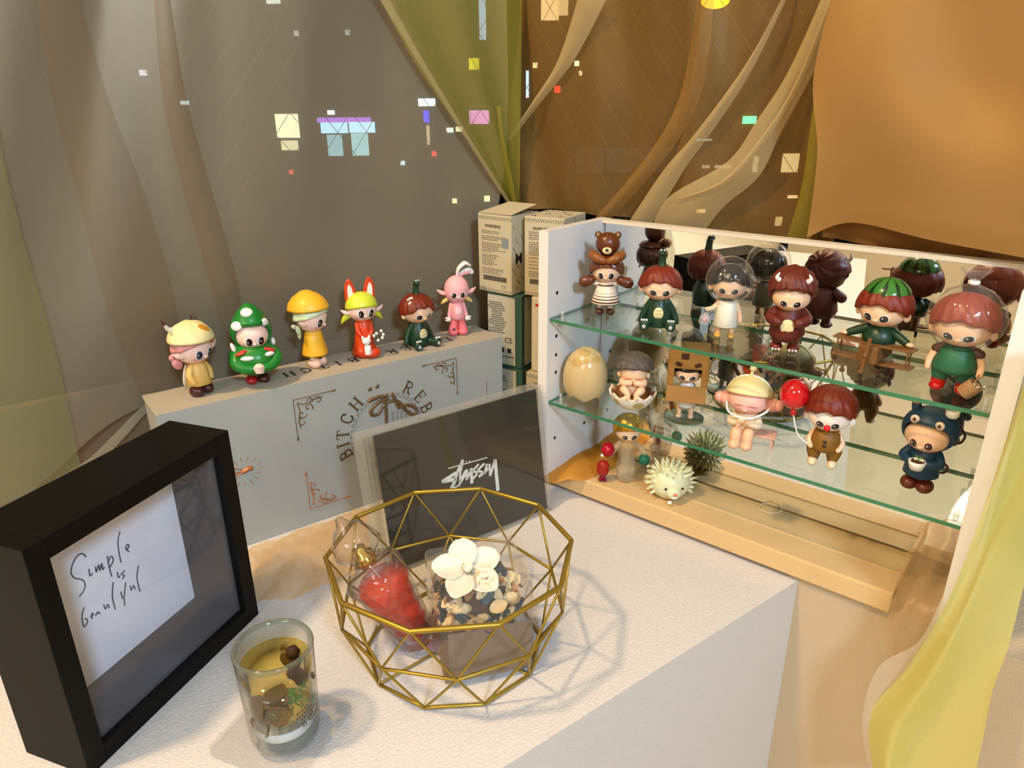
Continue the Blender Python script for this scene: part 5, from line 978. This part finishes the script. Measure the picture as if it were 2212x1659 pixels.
# ---- lower shelf
# 13 half eggshell
f = empty('eggshell_lid', sh(16.6, -6.0, ZB+.12), R(20), 'pearly gold spotted eggshell top beside the egg child on the lower glass shelf', 'eggshell')
PE = mat('pearl_shell', (226, 200, 146), .16, kind='clear', a=.72, tint=(250, 238, 206)); b = MB(); zz = lambda p: 2.35+.09*abs(((p*9/6.283) % 1)-.5)*2
b.cap((0, 0, 2.15), (2.05, 1.95, 2.85), lambda p: 2.3+.12*math.sin(5*p), rot=Ry(.06), nu=60, nv=24, inner=.975); sh_ = part(b, 'shell', PE, f)
b = MB()
for (a, e, w1) in ((-.4, .85, .2), (.25, .95, .1), (-.1, 1.25, .16), (.9, 1.0, .14), (-1.3, .8, .15)): b.patch((0, 0, 2.15), (2.05, 1.95, 2.85), a, e, w1*1.3, w1*.8, 0, .02, rot=Ry(.06))
part(b, 'gold_spot', V_('spot_gold', (190, 158, 92), .3), sh_)
# 14 egg child
f = doll('sleeping child with grey hair curled in a jagged white eggshell bowl', sh(21.2, -5.2, ZB), -62)
b = MB(); zg = lambda p: 1.42+.2*(abs(((p*11/6.283) % 1)-.5)*2-.5); b.cap((0, 0, 2.05), (2.15, 2.1, 2.05), lambda p: zg(p), rot=Rx(math.pi), nu=88, nv=16, inner=.93); bw = part(b, 'egg_bowl', [V_('egg_white', (240, 228, 208), .25)], f)
b = MB(); b.cap((0, 0, 2.05), (1.98, 1.93, 1.88), 1.35, rot=Rx(math.pi), inner=.98); part(b, 'golden_inside', V_('inside_gold', (170, 112, 40), .3), bw)
b = MB()
for (a, e, w1) in ((-.8, -.45, .14), (.35, -.55, .2), (1.2, -.5, .15)): b.patch((0, 0, 2.05), (2.15, 2.1, 2.05), a, e, w1*1.2, w1, 0, .02)
part(b, 'spot', V_('spot_gold'), bw)
h = head(f, (0, -.25, 3.55), (1.2, 1.1, .95), SKIN, closed=True, ew=.3, mw=.06, er=.25); hair(f, (0, .0, 4.1), (1.5, 1.35, 1.15), V_('grey_hair', (92, 82, 74), .6), 1.2, 1.7, 2.1, .1, 8)
b = MB(); b.ell((0, -.2, 2.1), (1.0, .9, 1.0)); part(b, 'body', SKIN, f)
for s_ in (1, -1): limb(f, 'arm', [(s_*.9, -.4, 2.9), (s_*.9, -1.1, 2.85), (s_*.25, -1.35, 2.95)], [.28, .3, .25], SKIN); limb(f, 'leg', [(s_*.7, -.8, 1.9), (s_*.75, -1.4, 2.35), (s_*.35, -1.65, 1.95)], [.32, .36, .26], SKIN); b = MB(); b.ell((s_*.38, -1.75, 1.75), (.26, .36, .42)); part(b, 'foot', SKIN, f)
# 15 carton-head child
f = doll('child wearing an open brown cardboard carton on the head, on a round base', sh(25.95, -4.4, ZB), -66)
b = MB(); b.tube([(0, 0, 0), (0, 0, .22)], 1.65, n=40, sm=1, ends=False); part(b, 'round_base', V_('base_sage', (128, 146, 128), .4), f)
KB = V_('carton_brown', (150, 106, 44), .6, vary=.1, vscale=60)
b = MB()
for q in (((-1.6, 0, 5.05), (.14, 2.7, 3.1)), ((1.6, 0, 5.05), (.14, 2.7, 3.1)), ((0, 1.3, 5.05), (3.2, .14, 3.1)), ((0, 0, 6.58), (3.3, 2.7, .14)), ((0, -1.35, 5.85), (3.2, .14, 1.5)), ((-1.35, -1.35, 4.4), (.5, .14, 1.6)), ((1.35, -1.35, 4.4), (.5, .14, 1.6))): b.box(*q)
ctn = part(b, 'carton', KB, f, smooth=False, bevel=.05); b = MB(); b.poly([(-1.6, -1.38, 3.6), (1.6, -1.38, 3.6), (1.65, -1.75, 2.3), (-1.65, -1.75, 2.3)], (0, -.1, 0)); part(b, 'open_flap', KB, ctn, smooth=False)
b = MB()
for s_ in (1, -1): b.poly([(s_*.45, -1.44, 5.55), (s_*.95, -1.44, 5.75), (s_*1.1, -1.44, 5.45), (s_*.6, -1.44, 5.25)], (0, -.02, 0))
b.box((-.3, -1.44, 6.2), (.6, .03, .5)); part(b, 'printed_marks', V_('print_dark', (58, 28, 18)), ctn, smooth=False)
h = head(f, (0, -.2, 4.5), (1.2, 1.1, .95), SKIN, ears=None, ew=.3, eh=.14, roll=.3); hair(f, (0, 0, 4.7), (1.25, 1.15, 1.05), V_('black_hair'), 1.2, 1.7, 2.1, .15, 6)
b = MB(); b.lathe([(.4, 3.6), (.7, 3.2), (.8, 2.2), (.88, 1.5), (.6, 1.2), (0, 1.2)], fn=None); part(b, 'white_tunic', WHT, f)
for s_ in (1, -1): limb(f, 'arm', [(s_*.8, -.1, 2.9), (s_*1.2, -.2, 2.3), (s_*1.25, -.4, 1.9)], [.22, .22, .2], SKIN); limb(f, 'leg', [(s_*.48, 0, 1.4), (s_*.5, 0, .55)], [.28, .22], SKIN, sm=1); b = MB(); b.ell((s_*.5, -.15, .38), (.27, .4, .22), zmin=.22); part(b, 'foot', SKIN, f)
b = MB(); b.tube([(-1.3, -.55, 2.05), (-1.15, -.7, 1.5), (-1.1, -.6, 1.1)], [.12, .17, .1]); b.ell((-1.0, -.7, 1.25), (.2, .1, .1)); part(b, 'dark_toy', BRW, f)
# 16 sleeping child with headset on a bench
f = doll('sleepy child in a cream knit hat and headphones seated on a pink bench', sh(31.7, -5.3, ZB), -78)
KN = V_('knit_cream', (238, 218, 158), .7, bump=.8, bscale=160); PB = V_('bench_pink', (214, 164, 140), .5)
h = head(f, (0, -.1, 3.75), (1.55, 1.4, 1.2), V_('rosy_skin', (244, 188, 172), .45, sss=.1), closed=True, el=-.12, ew=.26, mouth=-.6, ears=None)
b = MB(); b.cap((0, .08, 4.15), (1.72, 1.6, 1.5), lambda p: 1.32+.55*(1-math.cos(p))/2, nu=80, nv=16, fn=lambda th, ph, t: 1+.014*math.sin(40*ph)*(t < .85)+(.05 if t > .85 else 0)); b.tube([(0, .08, 5.6), (0, .08, 5.95)], [.2, .12], sm=1); b.ell((.05, .05, 6.25), .26); part(b, 'knit_hat', KN, f)
b = MB(); b.tube([(1.75*math.sin(R(a)), .1, 3.9+1.75*math.cos(R(a))) for a in range(-105, 106, 15)], .1, n=8, sm=1); b.tube([(-1.65, -.2, 3.5), (-1.3, -1.2, 2.9), (-.3, -1.65, 2.7), (.6, -1.6, 2.75), (1.5, -.7, 3.1), (1.7, -.2, 3.6)], .09, n=8); hp = part(b, 'headset_band', WHT, f)
for s_ in (1, -1): b = MB(); b.tube([(s_*1.5, .1, 3.55), (s_*1.8, .1, 3.5)], .6, n=18, sm=1); b.ell((s_*2.25, .05, 3.5), (.42, .46, .46)); part(b, 'ear_muff', [V_('muff_pink', (240, 168, 150), .5)], hp)
b = MB(); b.lathe([(.5, 2.7), (.85, 2.4), (1.0, 1.7), (1.0, 1.0), (0, .95)]); part(b, 'sweater', V_('sweater_cream', (236, 214, 180), .6), f)
for s_ in (1, -1): limb(f, 'arm', [(s_*.85, -.2, 2.3), (s_*1.05, -.8, 1.9), (s_*.4, -1.3, 2.15)], [.3, .34, .26], V_('sweater_cream')); limb(f, 'leg', [(s_*.42, -.5, 1.3), (s_*.46, -1.3, 1.25), (s_*.47, -1.45, .55)], [.4, .44, .42], V_('boot_peach', (240, 186, 146), .5)); b = MB(); b.ell((s_*.48, -1.65, .38), (.46, .62, .4), zmin=0); part(b, 'boot', V_('boot_peach'), f)
b = MB(); b.ell((-.15, -1.65, 2.45), (.28, .24, .26)); b.tube([(-.15, -1.6, 2.3), (-.5, -1.6, 1.8)], [.16, .05], sm=1); b.ell((.35, -1.5, 2.3), (.2, .16, .14)); part(b, 'hands', SKIN, f)
b = MB(); b.box((.75, -.1, 1.0), (3.4, 1.5, .2)); bn = part(b, 'bench_seat', PB, f, smooth=False, bevel=.05)
for x in (-.7, 2.2): b = MB(); b.box((x, -.1, .45), (.2, 1.3, .9)); part(b, 'bench_leg', PB, bn, smooth=False)
# 17 clown with balloon
f = doll('clown-nosed boy in mustard overalls holding a red balloon, on the lower shelf', sh(37.9, -5.4, ZB), -78)
h = head(f, (0, -.15, 4.1), (1.5, 1.38, 1.15), V_('clown_white', (240, 222, 206), .4), ew=.27, eh=.15, roll=.3, er=.3); hair(f, (0, .0, 4.75), (1.62, 1.55, 1.5), RHAIR, 1.25, 1.85, 2.25, .14, 9, seed=.7)
b = MB(); b.ell((0, -1.55, 3.6), .24); part(b, 'red_nose', V_('nose_red', (210, 20, 24), .15), f)
MU = V_('mustard', (130, 88, 18), .55); b = MB(); b.lathe([(.55, 2.95), (.95, 2.75), (1.1, 2.2), (1.15, 1.6), (1.0, 1.3), (0, 1.3)], sy=.85)
for s_ in (1, -1): b.tube([(s_*.55, 0, 1.8), (s_*.68, 0, 1.2), (s_*.66, 0, .62)], [.52, .58, .42], n=14)
part(b, 'overalls', MU, f)
for z in (2.25, 1.9): b = MB(); b.ell((0, -.98, z), (.13, .08, .13)); part(b, 'button', EYK, f)
for s_ in (1, -1): limb(f, 'arm', [(s_*.85, 0, 2.65), (s_*1.15, -.2, 2.0), (s_*.95, -.6, 1.6)], [.22, .23, .2], SKIN); limb(f, 'shoulder_strap', [(s_*.5, -.7, 2.6), (s_*.62, -.2, 2.98), (s_*.55, .6, 2.6)], .1, MU)
boots(f, (.68, -.7), V_('shoe_cream', (232, 210, 170)), (.36, .6, .34), y=-.25)
b = MB(); b.ell((-2.6, -.3, 5.35), (1.08, 1.05, 1.15), nu=28, nv=18); b.tube([(-2.55, -.3, 4.25), (-2.53, -.3, 4.02), (-2.52, -.3, 3.88)], [.1, .16, .26], n=12); bl = part(b, 'balloon', V_('balloon_red', (206, 14, 24), .12, coat=.5), f)
b = MB(); b.tube([(-2.52, -.3, 3.9), (-2.3, -.35, 3.1), (-1.9, -.5, 2.2), (-1.1, -.6, 1.65)], .055, n=6); part(b, 'string', WHT, bl)
# 18 blue frog hood
BLU2 = V_('frog_blue', (24, 58, 84), .45); f = doll('child in a dark blue frog-eyed hood holding a small plant pot', sh(44.3, -4.7, ZB), -96)
h = head(f, (0, -.42, 4.15), (1.4, 1.25, 1.1), SKIN, ears=None, ew=.27, eh=.2, roll=.22, iris=V_('iris_red', (120, 30, 24), .15))
b = MB(); b.cap((0, 0, 4.55), (1.78, 1.6, 1.62), lambda p: 2.12+.12*math.cos(2*p)-.05*math.cos(p), rot=Rx(-1.2) @ Rz(math.pi), nu=60, nv=20, inner=.84); hd = part(b, 'frog_hood', BLU2, f)
for (x, z) in ((-.75, 5.45), (.8, 5.4)): b = MB(); b.ell((x, -1.22, z), (.3, .14, .3)); e_ = part(b, 'hood_eye', V_('eye_cream', (236, 210, 186)), hd); b = MB(); b.tube([(x-.1, -1.36, z), (x+.1, -1.37, z)], .05, n=6, sm=1); b.tube([(x, -1.37, z-.12), (x, -1.36, z+.12)], .05, n=6, sm=1); part(b, 'star_pupil', DBR, e_)
limb(f, 'antenna', [(-1.0, -.2, 5.7), (-1.1, -.25, 6.2)], [.32, .3], BLU2, sm=1); b = MB(); b.ell((-1.1, -.3, 6.4), (.3, .28, .22)); part(b, 'orange_knob', V_('knob_coral', (214, 110, 84)), f)
b = MB(); b.lathe([(.3, 5.85), (.42, 6.0), (.44, 6.4), (.36, 6.4), (.34, 6.1), (0, 6.05)], (1.15, -.3, 0)); part(b, 'white_cup', WHT, f)
b = MB(); b.lathe([(.6, 3.3), (.9, 3.0), (1.05, 2.2), (1.15, 1.15), (1.0, 1.05), (0, 1.1)]); part(b, 'blue_coat', BLU2, f)
for s_ in (1, -1): limb(f, 'arm', [(s_*.85, -.1, 2.9), (s_*1.15, -.6, 2.4), (s_*.55, -1.15, 2.35)], [.3, .34, .3], BLU2); limb(f, 'leg', [(s_*.45, 0, 1.15), (s_*.45, 0, .7)], .24, SKP, sm=1)
b = MB(); b.lathe([(0, 1.95), (.4, 1.98), (.52, 2.35), (.55, 2.6), (.47, 2.6), (.42, 2.45), (0, 2.45)], (0, -1.45, 0)); pt = part(b, 'plant_pot', WHT, f); b = MB(); b.lathe([(0, 2.5), (.42, 2.48)], (0, -1.45, 0)); b.build('soil', BRW, pt); b = MB(); b.tube([(0, -1.45, 2.5), (.05, -1.45, 2.85)], .04, n=6, sm=1); b.ell((-.12, -1.45, 2.9), (.16, .06, .07)); b.ell((.2, -1.45, 2.88), (.16, .06, .07)); part(b, 'sprout', WG, pt)
boots(f, (.5, -.5), V_('clog_brown', (96, 38, 20), .35), (.58, .75, .5), y=-.3)
b = MB(); b.tube([(.5, .9, 1.3), (1.0, 1.5, .9), (1.3, 1.3, 1.5), (.9, .95, 2.0)], .09, n=8); part(b, 'rope_tail', BRW, f)

# ---- on the sill below the shelves
f = doll('figurine with metallic gold bobbed hair and a crystal clear body, on the wooden sill', sh(20.2, -3.9, SILL), -50)
GH = mat('metallic_gold_hair', (212, 160, 34), .22, metal=.85); CLB = mat('crystal_body', (220, 200, 160), .06, kind='clear', a=.28, bump=2.0, bscale=140)
h = head(f, (0, -.1, 5.2), (1.2, 1.1, 1.0), SKIN, ew=.3, eh=.17, roll=-.25, ears=None); b = MB(); b.cap((0, .05, 5.5), (1.42, 1.35, 1.4), lambda p: 1.45+.75*(1-math.cos(p))/2, nu=64, nv=16, fn=lambda th, ph, t: 1+.012*math.sin(22*ph)*t); part(b, 'gold_hair', GH, f)
b = MB(); b.lathe([(.4, 4.4), (.9, 4.0), (.8, 3.2), (.75, 2.3), (.95, 1.5), (.85, .6), (.8, .15), (.7, 0), (0, 0)], fn=lambda a, z: 1+.09*math.sin(7*a+6*z), n=40); part(b, 'crystal_body', CLB, f)
for k in range(2): limb(f, 'crystal_arm', [((-1)**k*.7, -.1, 3.9), ((-1)**k*1.4, -.5, 3.4), ((-1)**k*1.6, -.7, 3.0)], [.3, .34, .25], CLB)
b = MB(); rp = random.Random(3)
b.ell((-1.95, -.8, 3.6), .6, fn=lambda t, p: 1+.22*math.sin(5*p+6*t)); part(b, 'red_rose', mat('rose_red', (222, 24, 54), .12, kind='tinted', a=.55), f)
b = MB(); b.ell((1.55, -.75, 2.5), .55); part(b, 'teal_ball', mat('ball_teal', (70, 168, 140), .08, kind='tinted', a=.3), f)
for p in ((-2.45, -1.0, 3.1), (1.9, -1.1, 1.95)): b = MB(); b.ell(p, .16); part(b, 'pearl', WHT, f)
f = doll('tiny translucent red figurine standing before the gold haired figurine', sh(18.7, -5.6, SILL), -58)
RM = mat('red_resin', (206, 60, 40), .1, kind='tinted', a=.45); MG = mat('magenta_resin', (186, 40, 84), .1, kind='tinted', a=.5)
b = MB(); b.ell((0, 0, 1.65), (.6, .55, .6)); part(b, 'head', RM, f); b = MB(); b.lathe([(.5, 1.6), (.62, 1.2), (.5, .8), (.3, .8)]); part(b, 'hair', RM, f); b = MB(); b.tube([(0, 0, 1.1), (0, 0, .55)], [.25, .32], sm=1); b.ell((-.2, -.05, .22), (.2, .26, .24), zmin=0); b.ell((.2, -.05, .22), (.2, .26, .24), zmin=0); part(b, 'body', MG, f)
f = doll('pale green spiny hedgehog figurine with a pink nose on the wooden sill', sh(24.9, -4.0, SILL), -48, 'hedgehog_figurine')
HG = V_('hedgehog_pale', (222, 222, 180), .4, sss=.1); b = MB(); b.ell((0, 0, 1.5), (1.85, 1.7, 1.65), zmin=0, nu=32, nv=20); b.ell((0, -1.45, 1.1), (.7, .6, .6)); part(b, 'body', HG, f)
b = MB(); rp = random.Random(12)
for k in range(150):
    a = k*2.399; zc = 1-1.75*(k+.5)/150; q = math.sqrt(max(0, 1-zc*zc)); d_ = Vector((q*math.sin(a), -q*math.cos(a), zc))
    if (d_.y < -.42 and d_.z < .55) or d_.z < -.6: continue
    p = Vector((d_.x*1.75, d_.y*1.6, 1.5+d_.z*1.55))
    if p.z < .15: continue
    e = p+(d_+Vector((rp.uniform(-.2, .2), rp.uniform(-.2, .2), rp.uniform(-.1, .25))))*rp.uniform(.55, .8); e.z = max(e.z, .05); b.tube([p, (p+e)/2, e], [.15, .12, .015], n=6, sm=1, ends=False)
sp = part(b, 'spines', V_('spine_cream', (236, 232, 190), .4), f); sp['kind'] = 'stuff'
for s_ in (1, -1): b = MB(); b.ell((s_*.75, -1.58, 1.55), (.13, .07, .13)); part(b, 'eye', EYK, f)
b = MB(); b.ell((0, -2.05, 1.2), (.2, .12, .16)); part(b, 'nose', V_('nose_coral', (232, 130, 100)), f); b = MB(); b.ell((0, -1.95, .85), (.3, .15, .1)); b.ell((-.4, -1.9, .35), (.22, .18, .15)); part(b, 'paws', WHT, f)
# loose white thread curl and the dark slit under the mirror
b = MB(); b.tube([onz(1655, 1062, SILL+1.2), onz(1672, 1085, SILL+.6), onz(1690, 1102, SILL+.15), onz(1665, 1108, SILL+.1), onz(1640, 1100, SILL+.1), onz(1648, 1088, SILL+.2), onz(1680, 1096, SILL+.1)], .035, n=5); o = b.build('loose_thread', mat('thread_white', (236, 226, 200), .6), mw=WI); tag(o, 'curl of white thread lying on the wooden sill in front of the mirror', 'thread')
